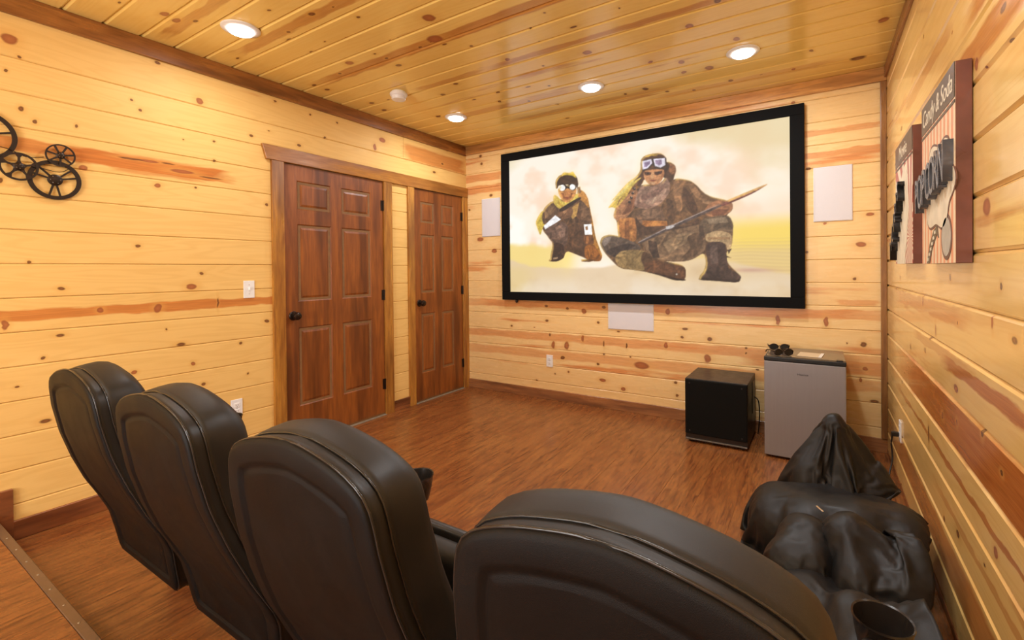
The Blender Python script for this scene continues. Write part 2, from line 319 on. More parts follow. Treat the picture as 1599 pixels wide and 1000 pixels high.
# back wall
wb = struct(empty('wall_back'))
obj('backing', bbox(XL - .1, XR + .1, YB + T, YB + .12, -.05, ZC + .05, 0), m_dark, wb)
z0 = .486 - 3 * .163
for i in range(16):
    z = z0 + i * .163; W = min(.163, ZC - z)
    if W < .03: continue
    board('plank', wb, m_back, XR - XL, W, frame((1, 0, 0), (0, 0, 1), (0, -1, 0), (XL, YB, z)))
# right wall
wr = struct(empty('wall_right'))
obj('backing', bbox(XR + T, XR + .12, YR, YB + .1, -.05, ZC + .05, 0), m_dark, wr)
z0 = .633 - 4 * .163
for i in range(17):
    z = max(0, z0 + i * .163); W = min(z0 + (i + 1) * .163, ZC) - z
    if W < .02: continue
    board('plank', wr, m_right, YB - YR, W, frame((0, 1, 0), (0, 0, 1), (-1, 0, 0), (XR, YR, z)), b=.009, bd=.009, gap=.0004)
struct(obj('wall_rear', bbox(XL - .1, XR + .1, YR - .1, YR, -.05, ZC + .05, 0), m_back))
# ceiling
cl = struct(empty('ceiling'))
obj('backing', bbox(XL - .1, XR + .1, YR - .1, YB + .1, ZC + T, ZC + .1, 0), m_dark, cl)
i = -20
while True:
    y = .754 + .1595 * i
    if y > YB: break
    W = min(.1595, YB - y)
    if W > .02: board('plank', cl, m_ceil, XR - XL, W, frame((1, 0, 0), (0, 1, 0), (0, 0, -1), (XL, y, ZC)), b=.011, bd=.008, gap=.0004)
    i += 1
# floor: laminate boards running to the screen
def floor_mat():
    t = NT('laminate'); P = t.sep(t.pos()); u, v = P[1], P[0]
    row = t.math('FLOOR', t.math('DIVIDE', v, .19)); r, _ = t.white(t.math('ADD', row, .7))
    seg = t.math('FLOOR', t.math('DIVIDE', t.math('ADD', u, t.math('MULTIPLY', r, 1.21)), 1.21))
    r2, _ = t.white(t.math('ADD', seg, t.math('MULTIPLY', row, 7.3)))
    U = t.math('ADD', u, t.math('MULTIPLY', r2, 17.0))
    a = t.noise(t.xyz(t.math('MULTIPLY', U, 8.0), t.math('MULTIPLY', v, 85.0)), 1.0, 5, .65, .8)
    b = t.noise(t.xyz(t.math('MULTIPLY', U, 2.0), t.math('MULTIPLY', v, 14.0), 3.0), 1.0, 4, .6, 1.2)
    c = t.noise(t.xyz(t.math('MULTIPLY', U, 9.0), t.math('MULTIPLY', v, 170.0), 5.0), 1.0, 2)
    col = t.mix(t.map(a, .36, .64), (.31, .105, .028), (.085, .025, .008))
    col = t.mix(t.map(b, .42, .68, 0, .6), col, (.38, .15, .04))
    col = t.mix(t.map(c, .5, .75, 0, .35), col, (.08, .022, .008))
    col = t.mix(t.math('MULTIPLY', r2, .25), col, (.20, .058, .017))
    t.bump(a, .12, .002)
    return t.done(col, t.map(a, .3, .7, .20, .34), .5)
m_floor = floor_mat()
fl = struct(empty('floor'))
obj('backing', bbox(XL - .1, XR + .1, YR, YB + .1, -.06, -.008, 0), m_dark, fl)
W = .19; k = math.floor(XL / W)
rr = random.Random(2)
while k * W < XR:
    x0 = max(k * W, XL); x1 = min((k + 1) * W, XR); y = .45 - rr.random() * 1.0
    while y < YB:
        y1 = min(y + 1.21, YB); ya = max(y, .45)
        if y1 - ya > .05: board('floor_plank', fl, m_floor, y1 - ya - .0003, x1 - x0, frame((0, 1, 0), (-1, 0, 0), (0, 0, 1), (x1, ya, 0)), T=.008, b=.0008, gap=.0002)
        y = y1
    k += 1
# raised platform the camera stands on, with its metal nosing
pf = struct(empty('platform'))
PZ, PY = .140, .497
obj('riser', bbox(XL, XR, PY - .04, PY - .02, 0, PZ - .012, 0), m_base_b, pf)
obj('backing', bbox(XL, XR, YR, PY - .04, 0, PZ - .009, 0), m_dark, pf)
k = math.floor(XL / W)
while k * W < XR:
    x0 = max(k * W, XL); x1 = min((k + 1) * W, XR); y = -1.3 - rr.random()
    while y < PY - .03:
        y1 = min(y + 1.21, PY - .03)
        if y1 - y > .05: board('floor_plank', pf, m_floor, y1 - y - .0003, x1 - x0, frame((0, 1, 0), (-1, 0, 0), (0, 0, 1), (x1, y, PZ)), T=.008, b=.0008, gap=.0002)
        y = y1
    k += 1
m_strip = plain('bronze_strip', (.21, .135, .085), .38, .55, var=.1, scale=60)
m_screw = plain('screw_steel', (.45, .42, .38), .3, .9)
bm = bmesh.new()
yy = [PY, PY, PY - .003, PY - .029]; zz = [PZ - .02, PZ + .001, PZ + .004, PZ + .002]
prism(bm, [(PY - .003, PZ - .022), (PY, PZ - .022), (PY, PZ + .002), (PY - .003, PZ + .0045), (PY - .027, PZ + .0035), (PY - .029, PZ + .0005), (PY - .003, PZ + .0005)],
      lambda a, b, d: (d, a, b), XL + .001, XR - .001)
st = obj('nosing_strip', bm, m_strip, pf); st['label'] = 'bronze metal edge strip with screws'
bm = bmesh.new(); lathe(bm, [(.0001, .0014), (.003, .0012), (.0042, 0)], 10)
sm = bpy.data.meshes.new('screw'); bm.to_mesh(sm); bm.free(); sm.materials.append(m_screw)
x = XL + .03
while x < -1.0:
    o = bpy.data.objects.new('screw', sm); C.objects.link(o); o.location = (x, PY - .015, PZ + .0040); o.parent = st
    x += .150

# ---- skirting, crown and corner trim
BH = .092
def skirting(name, boxes, mat):
    bm = bmesh.new()
    for b in boxes: box(bm, *b)
    bmesh.ops.recalc_face_normals(bm, faces=bm.faces[:]); bevel(bm, .002, 1)
    return struct(obj(name, bm, mat))
skirting('baseboard_left', [(XL, XL + .016, .50, 1.79, 0, BH)], m_base_l)
skirting('baseboard_left.001', [(XL, XL + .016, 2.857, 3.045, 0, BH)], m_base_l)
skirting('baseboard_left.002', [(XL, XL + .018, YR, .557, .02, .246)], trimwood('base_block', (.30, .10, .035), (.14, .045, .016), 1, .3, .6))
skirting('baseboard_back', [(XL + .016, XR, YB - .016, YB, 0, BH)], m_base_b)
skirting('baseboard_right', [(XR - .004, XR, PY + .02, YB - .016, 0, .03)], m_base_l)
struct(obj('trim_1', bbox(XL, XL + .020, YR, YB - .02, 2.474, ZC - .001, .002), m_trim_d))
struct(obj('trim_2', bbox(XL, XR, YB - .028, YB, 2.482, ZC - .001, .003), m_trim_b))
struct(obj('trim_3', bbox(XR - .014, XR, YR, YB - .028, 2.50, ZC - .001, .002), m_trim_d))
struct(obj('trim_4', bbox(XR - .034, XR, YB - .024, YB, BH, 2.482, .004), trimwood('corner_post', (.38, .18, .055), (.18, .07, .022), 2)))
# door casings: one head board over both doors, four uprights
bm = bmesh.new(); prism(bm, [(1.757, 2.030), (1.728, 2.130), (YB - .001, 2.130), (YB - .001, 2.030)], lambda a, b, d: (d, a, b), XL, XL + .024); bevel(bm, .002, 1)
struct(obj('trim_5', bm, m_case_h))
for n, (a, b) in enumerate([(1.792, 1.879), (2.768, 2.857), (3.045, 3.122), (3.818, YB - .001)]):
    struct(obj('trim_%d' % (6 + n), bbox(XL, XL + .020, a, b, 0, 2.030, .002), m_trim_v))

# ---- doors
m_bronze = plain('dark_bronze', (.035, .022, .016), .32, .7)
m_thr = plain('threshold', (.32, .27, .2), .4, .3)
def door(name, y0, y1, colsp, knob_y, knob_z, label):
    d = struct(empty(name)); d['label'] = label
    X = XL + .004; Z0, Z1 = .022, 2.022
    obj('jamb', bbox(XL - .011, XL - .002, y0 - .01, y1 + .01, 0, 2.03, 0), m_dark, d)
    rows = [(.27, .845), (1.035, 1.60), (1.705, 1.915)]
    ys = sorted([y0 + .003, y1 - .003] + [c for p in colsp for c in p]); zs = sorted([Z0, Z1] + [c for p in rows for c in p])
    bm = bmesh.new(); V = {}
    for a in ys:
        for b in zs: V[a, b] = bm.verts.new((X, a, b))
    holes = set((c[0], r[0]) for c in colsp for r in rows)
    for i in range(len(ys) - 1):
        for j in range(len(zs) - 1):
            if (ys[i], zs[j]) in holes: continue
            bm.faces.new((V[ys[i], zs[j]], V[ys[i + 1], zs[j]], V[ys[i + 1], zs[j + 1]], V[ys[i], zs[j + 1]]))
    r = bmesh.ops.extrude_face_region(bm, geom=bm.faces[:])
    for v in [g for g in r['geom'] if isinstance(g, bmesh.types.BMVert)]: v.co.x -= .012
    bmesh.ops.recalc_face_normals(bm, faces=bm.faces[:])
    leaf = obj('door_leaf', bm, m_door, d)
    for c in colsp:
        for q in rows:
            bm = bmesh.new()
            a0, a1, b0, b1 = c[0], c[1], q[0], q[1]
            lv = [(0, 0), (.010, -.009), (.016, -.009), (.040, -.001), (.044, -.001)]
            rings = []
            for ins, dx in lv:
                rings.append([bm.verts.new((X + dx, yy_, zz_)) for yy_, zz_ in ((a0 + ins, b0 + ins), (a1 - ins, b0 + ins), (a1 - ins, b1 - ins), (a0 + ins, b1 - ins))])
            for A, B in zip(rings[:-1], rings[1:]):
                for k_ in range(4): bm.faces.new((A[k_], A[(k_ + 1) % 4], B[(k_ + 1) % 4], B[k_]))
            bm.faces.new(rings[-1])
            bmesh.ops.recalc_face_normals(bm, faces=bm.faces[:])
            obj('door_panel', bm, m_door, d)
    R_ = Matrix.Translation((X, knob_y, knob_z)) @ Matrix.Rotation(PI / 2, 4, 'Y')
    bm = bmesh.new(); lathe(bm, [(.0001, 0), (.033, 0), (.033, .004), (.028, .009), (.012, .011), (.011, .030), (.020, .036), (.028, .046), (.029, .055), (.024, .066), (.012, .071), (.0001, .072)], 28, R_)
    kn = auto_smooth(obj('door_knob', bm, m_bronze, d)); kn['label'] = 'dark bronze round door knob'
    for hz in (.27, 1.045, 1.82):
        bm = bmesh.new(); tube(bm, [(X + .006, y1 - .001, hz - .045), (X + .006, y1 - .001, hz + .045)], .0065, 10)
        box(bm, X, X + .003, y1 - .026, y1 - .003, hz - .044, hz + .044)
        obj('hinge', bm, m_bronze, d)
    obj('threshold', bbox(XL, XL + .026, y0, y1, 0, .007, .002), m_thr, d)
    return d
door('door_1', 1.882, 2.766, [(1.981, 2.257), (2.350, 2.634)], 1.941, .935, 'wider reddish brown six-panel door with dark knob')
door('door_2', 3.124, 3.816, [(3.213, 3.401), (3.498, 3.681)], 3.187, .945, 'narrower reddish brown six-panel door in the corner')

# ---- outlets and switch
m_wht = plain('white_plastic', (.84, .84, .84), .35, var=.03)
m_slot = plain('slot_dark', (.05, .045, .04), .5)
def plate(name, label, cat, M, kind):
    r = thing(name, label, cat); r.matrix_world = M
    def pt(n, bm, mat):
        return obj(n, bm, mat, r)
    pt('cover_plate', bbox(-.035, .035, -.0575, .0575, 0, .006, .002), m_wht)
    if kind == 'switch':
        pt('toggle_surround', bbox(-.008, .008, -.015, .015, .006, .0075, .0006, 1), m_wht)
        bm = bbox(-.004, .004, -.004, .012, .007, .018, .001, 1); pt('toggle', bm, m_wht)
        scr = (-.030, .030)
    else:
        for s in (-1, 1):
            f = pt('socket', bbox(-.0165, .0165, s * .0195 - .0135, s * .0195 + .0135, .006, .0085, .004), m_wht)
            bm = bmesh.new()
            for dx in (-.0065, .0065): box(bm, dx - .0012, dx + .0012, s * .0195 - .003, s * .0195 + .006, .0083, .0088)
            box(bm, -.002, .002, s * .0195 - .0095, s * .0195 - .006, .0083, .0088)
            obj('slots', bm, m_slot, f)
        scr = (0,)
    for z in scr:
        bm = bmesh.new(); lathe(bm, [(.0001, .0072), (.0025, .0068), (.0028, .006)], 10, Matrix.Translation((0, z, 0))); pt('plate_screw', bm, m_screw)
    return r
FL = lambda y, z: frame((0, 1, 0), (0, 0, 1), (1, 0, 0), (XL, y, z))
plate('light_switch', 'white toggle light switch beside the wider door', 'light switch', FL(1.638, 1.138), 'switch')
plate('wall_outlet', 'white outlet low on the left wall, below the light switch', 'outlet', FL(1.550, .368), 'outlet')
plate('wall_outlet', 'white outlet on the back wall under the big screen', 'outlet', frame((1, 0, 0), (0, 0, 1), (0, -1, 0), (-2.214, YB, .370)), 'outlet')
plate('wall_outlet', 'white outlet low on the right wall with a black plug in it', 'outlet', frame((0, -1, 0), (0, 0, 1), (-1, 0, 0), (XR, 3.285, .328)), 'outlet')
m_blk = plain('black_plastic', (.012, .011, .010), .4)
cd = thing('power_cord', 'black power cord plugged into the right wall outlet', 'cord', (XR - .010, 3.285, .309))
obj('plug', bbox(-.034, 0, -.012, .012, -.013, .013, .004), m_blk, cd)
bm = bmesh.new()
def cr(pts, n=8):
    P = [Vector(p) for p in pts]; out = []
    for i in range(len(P) - 1):
        a, b, c, d = P[max(i - 1, 0)], P[i], P[i + 1], P[min(i + 2, len(P) - 1)]
        for k in range(n):
            t = k / n
            out.append(.5 * ((2 * b) + (c - a) * t + (2 * a - 5 * b + 4 * c - d) * t * t + (3 * b - a - 3 * c + d) * t ** 3))
    out.append(P[-1]); return out
tube(bm, cr([(-.028, 0, -.008), (-.032, .01, -.06), (-.028, .0, -.14), (-.045, -.04, -.21), (-.06, -.12, -.255), (-.07, -.2, -.30)]), .0042, 8)
obj('cable', bm, m_blk, cd, True)

# ---- ceiling lamps and smoke detector
m_lens = emit('lamp_lens', (1, .98, .95), 7.0)
LBL = ['round white ceiling lamp nearest the camera, above the left wall', 'round white ceiling lamp nearest the right wall',
       'round white ceiling lamp above the middle of the screen', 'round white ceiling lamp above the corner doors, smallest in the photo']
for (x, y), lb in zip(DOWN, LBL):
    r = thing('ceiling_lamp', lb, 'ceiling lamp', (x, y, ZC), 0, 'round ceiling lamps')
    bm = bmesh.new(); lathe(bm, [(.094, 0), (.094, -.005), (.090, -.008), (.066, -.011), (.060, -.011)], 48)
    auto_smooth(obj('trim_ring', bm, m_wht, r), 50)
    bm = bmesh.new(); lathe(bm, [(.060, -.010), (.060, -.020), (.055, -.024), (.04, -.027), (.02, -.0285), (.0001, -.029)], 48)
    obj('lens', bm, m_lens, r, True)
sd = thing('smoke_detector', 'white round smoke detector on the ceiling between two lamps', 'smoke detector', (-2.640, 2.425, ZC))
bm = bmesh.new(); lathe(bm, [(.050, 0), (.050, -.008), (.0475, -.010)], 40); auto_smooth(obj('mounting_base', bm, m_wht, sd), 40)
bm = bmesh.new(); lathe(bm, [(.0475, -.010), (.062, -.012), (.064, -.020), (.060, -.030), (.054, -.034)], 40); auto_smooth(obj('housing', bm, m_wht, sd), 40)
bm = bmesh.new(); lathe(bm, [(.054, -.034), (.050, -.040), (.051, -.052), (.047, -.058), (.025, -.060), (.0001, -.060)], 40); auto_smooth(obj('sensor_cap', bm, m_wht, sd), 40)

# ------------------------------------------------------------------ projection screen with its picture
PIC = [((104,72,48),[(455,667),(605,677),(706,646),(733,479),(733,405),(813,255),(787,221),(704,230),(574,295),(513,297),(492,240),(369,231),(410,369),(308,456),(305,550),(411,670)]),((112,80,54),[(1106,706),(1293,709),(1442,701),(1526,602),(1678,556),(1686,508),(1640,474),(1687,424),(1677,292),(1644,265),(1648,198),(1726,122),(1685,83),(1478,102),(1524,181),(1514,268),(1434,219),(1352,209),(1246,217),(1395,187),(1396,97),(1246,129),(1056,161),(939,172),(831,274),(789,342),(807,387),(869,401),(941,375),(923,489),(894,518),(955,652),(1061,711)]),((228,195,75),[(313,602),(276,563),(248,518),(267,469),(292,414),(314,479),(348,512),(356,582)]),((98,66,44),[(515,502),(681,465),(677,392),(705,325),(737,246),(678,245),(574,284),(499,309),(487,401)]),((196,130,52),[(702,647),(720,568),(739,489),(757,389),(793,300),(813,255),(787,221),(730,235),(705,336),(694,459)]),((112,80,56),[(411,670),(327,619),(305,550),(323,488),(412,544),(468,551),(525,547),(576,521),(596,477),(668,460),(733,476),(718,557),(699,647),(664,706),(630,619),(577,567),(482,590)]),((140,104,72),[(370,639),(335,595),(334,537),(391,568),(420,624)]),((88,60,42),[(590,543),(617,609),(643,550),(635,472),(600,477)]),((202,152,80),[(557,596),(630,636),(605,542),(576,521),(549,557)]),((232,198,88),[(414,708),(408,654),(441,613),(496,593),(526,613),(578,640),(647,657),(631,687),(592,701),(496,641),(449,691)]),((202,160,60),[(448,667),(496,615),(578,640),(618,654),(577,623),(502,600),(458,630)]),((206,140,66),[(625,732),(677,699),(706,646),(711,580),(672,627),(637,652),(611,700)]),((222,152,84),[(449,754),(612,739),(602,689),(566,652),(526,638),(489,656),(459,701)]),((176,104,58),[(481,711),(578,702),(562,667),(527,657),(499,673)]),((216,140,80),[(498,726),(565,720),(557,683),(527,675),(505,688)]),((150,76,50),[(503,679),(527,682),(551,675),(529,668)]),((76,50,30),[(433,748),(429,802),(460,837),(512,847),(573,844),(613,813),(624,765),(616,730),(599,762),(459,773),(447,746)]),((232,196,70),[(478,828),(498,858),(553,846),(579,855),(604,821),(609,800),(579,824),(519,837)]),((58,40,28),[(459,750),(477,778),(505,778),(528,757),(552,771),(579,770),(608,749),(605,731),(579,720),(552,734),(528,743),(508,729),(478,729)]),((252,250,245),[(515,745),(511,735),(502,727),(488,726),(474,729),(464,739),(460,751),(464,761),(474,769),(488,771),(502,767),(511,757)]),((252,250,245),[(599,743),(595,733),(587,727),(575,725),(562,729),(553,737),(550,748),(553,758),(562,765),(575,766),(587,761),(596,754)]),((140,96,66),[(449,585),(489,619),(564,611),(583,577),(563,539),(495,521),(457,546)]),((196,140,96),[(489,584),(516,599),(526,576),(502,560)]),((56,38,28),[(459,596),(526,629),(634,673),(652,662),(577,621),(496,581),(465,581)]),((150,106,76),[(612,739),(638,742),(644,702),(618,696)]),((245,243,244),[(323,488),(426,559),(476,525),(390,484),(337,461)]),((246,244,240),[(665,480),(727,479),(733,405),(673,408)]),((150,104,66),[(676,462),(696,467),(699,440),(681,439)]),((112,82,66),[(326,455),(369,479),(468,517),(524,492),(538,456),(528,353),(501,332),(424,343),(368,394)]),((136,102,84),[(425,473),(481,493),(515,468),(505,400),(445,391)]),((66,42,30),[(407,369),(504,347),(498,252),(443,227),(366,229),(369,242),(403,265)]),((200,160,120),[(403,255),(443,259),(447,248),(406,242)]),((120,74,42),[(665,409),(737,403),(746,346),(705,329),(661,358)]),((180,112,60),[(686,397),(706,396),(700,347),(680,352)]),((170,100,40),[(666,330),(744,343),(784,287),(806,245),(793,221),(709,227),(672,248)]),((104,64,30),[(642,237),(704,240),(755,230),(709,220),(646,223)]),((232,196,84),[(1113,820),(1079,778),(991,702),(908,629),(852,576),(892,583),(925,562),(955,615),(1026,662),(1118,736)]),((245,222,130),[(1090,786),(1003,717),(932,660),(895,615),(979,677),(1073,746)]),((172,118,52),[(1113,789),(1026,715),(955,647),(919,575),(979,602),(1061,680),(1123,726)]),((92,58,36),[(1099,869),(1122,891),(1175,900),(1235,895),(1268,871),(1276,831),(1293,834),(1331,810),(1340,774),(1324,735),(1316,696),(1323,625),(1293,678),(1257,752),(1120,747),(1097,697),(1061,711),(1002,643),(979,624),(1015,694),(1073,762),(1100,811)]),((206,160,60),[(1125,889),(1175,897),(1224,888),(1199,879),(1175,887),(1147,878)]),((160,104,66),[(1299,823),(1333,804),(1335,764),(1309,752),(1288,779)]),((186,126,84),[(1003,693),(955,652),(912,570),(894,518),(924,487),(966,492),(1013,521),(1060,573),(1078,657),(1061,711)]),((140,88,58),[(1019,620),(1060,648),(1071,595),(1019,536),(954,519),(990,564)]),((126,88,56),[(1298,713),(1345,727),(1438,700),(1477,652),(1531,595),(1594,565),(1588,506),(1525,483),(1481,440),(1395,454),(1333,448),(1259,482),(1233,551),(1271,619)]),((158,112,74),[(1314,706),(1356,717),(1370,631),(1380,541),(1354,503),(1328,585)]),((94,62,40),[(1381,680),(1437,615),(1476,534),(1466,466),(1416,518),(1381,600)]),((168,120,80),[(1407,692),(1447,681),(1506,599),(1526,569),(1476,583),(1437,635)]),((102,70,46),[(1271,609),(1308,596),(1333,494),(1312,456),(1278,488)]),((184,134,92),[(1497,590),(1584,559),(1545,547),(1506,560)]),((128,92,66),[(1077,558),(1238,570),(1261,489),(1275,446),(1093,456),(1059,502)]),((146,108,80),[(1105,546),(1216,547),(1237,490),(1116,488)]),((196,122,62),[(1110,479),(1275,466),(1280,435),(1138,430),(1105,446)]),((196,124,66),[(923,498),(1001,505),(1059,502),(1071,342),(979,358),(931,379)]),((150,92,50),[(980,475),(1011,489),(1017,351),(981,358)]),((84,56,38),[(1059,512),(1093,458),(1138,434),(1160,413),(1092,375),(1075,417),(1058,459)]),((92,64,46),[(1070,438),(1290,438),(1405,420),(1476,475),(1485,445),(1384,362),(1247,368),(1092,353)]),((170,128,104),[(1105,709),(1072,657),(1044,580),(1094,558),(1150,550),(1233,574),(1292,636),(1301,696),(1271,745),(1246,717),(1184,687)]),((142,102,84),[(1095,645),(1173,654),(1250,693),(1271,710),(1260,671),(1184,617),(1105,602)]),((190,148,122),[(1128,611),(1216,625),(1276,674),(1271,645),(1205,584),(1139,577)]),((146,106,86),[(1071,606),(1117,592),(1183,560),(1139,554),(1071,572)]),((238,204,96),[(1113,763),(1061,719),(979,655),(889,590),(848,572),(955,657),(1049,739)]),((250,226,130),[(1096,775),(1015,721),(943,658),(870,611),(944,680),(1015,742)]),((226,184,80),[(1072,720),(1015,663),(955,604),(907,559),(888,524),(943,616),(1002,685)]),((130,86,48),[(1087,745),(1038,703),(1002,654),(1020,662),(1072,710)]),((60,44,34),[(1062,688),(1061,683),(1057,680),(1051,680),(1046,681),(1042,685),(1041,690),(1043,694),(1046,697),(1052,698),(1057,696),(1061,693)]),((60,44,34),[(1050,660),(1049,655),(1045,652),(1040,651),(1035,653),(1031,657),(1029,661),(1031,666),(1035,669),(1040,670),(1045,668),(1049,664)]),((60,44,34),[(1041,631),(1039,626),(1036,623),(1030,622),(1025,625),(1021,628),(1019,633),(1021,638),(1025,641),(1030,641),(1036,640),(1039,636)]),((60,44,34),[(1027,604),(1025,599),(1021,596),(1016,596),(1011,597),(1007,601),(1006,606),(1007,610),(1011,613),(1016,614),(1021,612),(1025,609)]),((232,214,190),[(1058,693),(1057,691),(1056,690),(1053,690),(1052,690),(1051,692),(1050,693),(1051,695),(1052,696),(1053,696),(1056,696),(1057,694)]),((232,214,190),[(1048,666),(1047,664),(1046,664),(1045,664),(1043,664),(1041,665),(1041,667),(1041,668),(1043,670),(1045,670),(1046,669),(1048,667)]),((232,214,190),[(1036,638),(1036,636),(1034,635),(1032,635),(1031,635),(1030,637),(1029,638),(1030,640),(1031,641),(1032,641),(1034,641),(1036,639)]),((232,214,190),[(1024,614),(1023,612),(1021,611),(1019,611),(1018,612),(1016,612),(1016,614),(1017,615),(1018,617),(1019,617),(1021,616),(1023,615)]),((216,148,96),[(1116,801),(1257,795),(1261,762),(1246,726),(1220,702),(1181,696),(1147,713),(1122,748)]),((232,172,118),[(1174,782),(1187,781),(1191,743),(1176,741),(1167,752)]),((236,180,128),[(1158,720),(1207,715),(1185,701)]),((92,54,34),[(1121,791),(1174,782),(1169,766),(1141,765),(1124,775)]),((84,48,32),[(1192,780),(1248,784),(1246,766),(1213,759),(1196,765)]),((40,26,20),[(1156,778),(1156,775),(1153,773),(1150,772),(1146,774),(1144,776),(1143,779),(1144,782),(1147,784),(1150,785),(1153,784),(1156,781)]),((48,40,34),[(1227,774),(1226,771),(1224,769),(1220,769),(1216,770),(1215,772),(1214,776),(1215,778),(1217,781),(1220,781),(1224,780),(1226,778)]),((148,72,52),[(1156,732),(1181,734),(1207,729),(1185,722)]),((180,116,72),[(1240,765),(1259,783),(1257,748),(1239,726)]),((60,46,40),[(1099,869),(1272,866),(1275,852),(1270,806),(1227,797),(1192,813),(1179,831),(1150,804),(1109,797),(1098,822)]),((226,218,232),[(1105,860),(1173,866),(1179,839),(1147,810),(1112,806)]),((228,220,232),[(1186,865),(1264,861),(1268,816),(1236,804),(1199,818)]),((160,136,166),[(1122,850),(1166,855),(1164,837),(1139,819),(1123,821)]),((158,134,160),[(1199,855),(1242,854),(1246,826),(1224,819),(1203,832)]),((132,100,72),[(1092,375),(1182,391),(1296,406),(1395,420),(1485,437),(1524,356),(1518,268),(1434,219),(1352,209),(1219,224),(1136,279)]),((158,124,90),[(1247,327),(1353,383),(1455,388),(1394,322),(1289,265)]),((104,76,54),[(1395,361),(1495,396),(1510,317),(1455,241),(1352,223),(1434,291)]),((80,58,44),[(1148,351),(1203,339),(1224,236),(1181,237),(1153,289)]),((180,120,80),[(1516,516),(1545,557),(1603,572),(1680,554),(1686,513),(1636,472),(1554,474),(1520,492)]),((132,82,56),[(1555,508),(1613,518),(1660,511),(1631,479),(1564,479)]),((120,94,70),[(1485,445),(1515,472),(1660,482),(1687,424),(1681,368),(1630,389),(1574,390),(1517,370),(1481,367)]),((150,124,96),[(1525,462),(1640,469),(1659,435),(1545,432)]),((86,64,48),[(1481,426),(1506,424),(1517,356),(1495,337),(1481,372)]),((206,168,120),[(1519,370),(1574,391),(1630,387),(1679,363),(1673,292),(1651,265),(1639,320),(1524,324)]),((176,134,92),[(1534,355),(1668,349),(1668,335),(1534,340)]),((82,60,50),[(1523,326),(1639,324),(1647,217),(1659,158),(1712,139),(1731,115),(1717,89),(1685,83),(1591,98),(1478,102),(1485,127),(1517,156),(1533,186),(1524,239)]),((106,82,70),[(1544,307),(1592,310),(1596,200),(1553,190)]),((58,40,32),[(1478,113),(1591,108),(1694,93),(1726,109),(1717,83),(1591,92),(1478,97)]),((70,50,38),[(1651,274),(1677,283),(1658,250)]),((70,50,38),[(1639,244),(1677,226),(1641,232)]),((104,84,70),[(789,342),(807,387),(869,401),(953,381),(1069,333),(1109,291),(999,298),(916,242),(831,274)]),((150,130,116),[(806,354),(831,380),(881,386),(868,352),(825,320)]),((70,54,46),[(831,287),(904,318),(1000,336),(1069,323),(999,294),(921,237)]),((156,124,78),[(899,243),(952,293),(1114,291),(1186,237),(1202,185),(1113,157),(1056,161),(939,176)]),((96,66,44),[(1114,291),(1181,237),(1213,226),(1180,164),(1135,154),(1091,229)]),((106,68,44),[(1119,207),(1213,226),(1257,203),(1395,187),(1396,97),(1330,101),(1246,129),(1118,147)]),((60,38,26),[(1118,153),(1246,134),(1330,108),(1396,101),(1392,93),(1319,95),(1234,123)]),((236,220,200),[(1343,133),(1342,130),(1340,128),(1336,127),(1333,128),(1331,130),(1331,133),(1331,136),(1334,138),(1336,139),(1340,138),(1342,136)]),((90,72,66),[(1071,338),(1290,430),(1630,550),(1637,538),(1299,414),(1088,329)]),((176,158,150),[(1074,342),(1290,433),(1613,550),(1614,547),(1293,427),(1078,336)]),((160,98,80),[(1611,550),(1779,608),(1895,645),(1797,591),(1678,551),(1624,530)]),((120,66,56),[(1624,530),(1797,591),(1895,645),(1797,597),(1678,559),(1618,538)]),((214,204,200),[(1265,432),(1312,441),(1328,432),(1301,416),(1273,415)])]
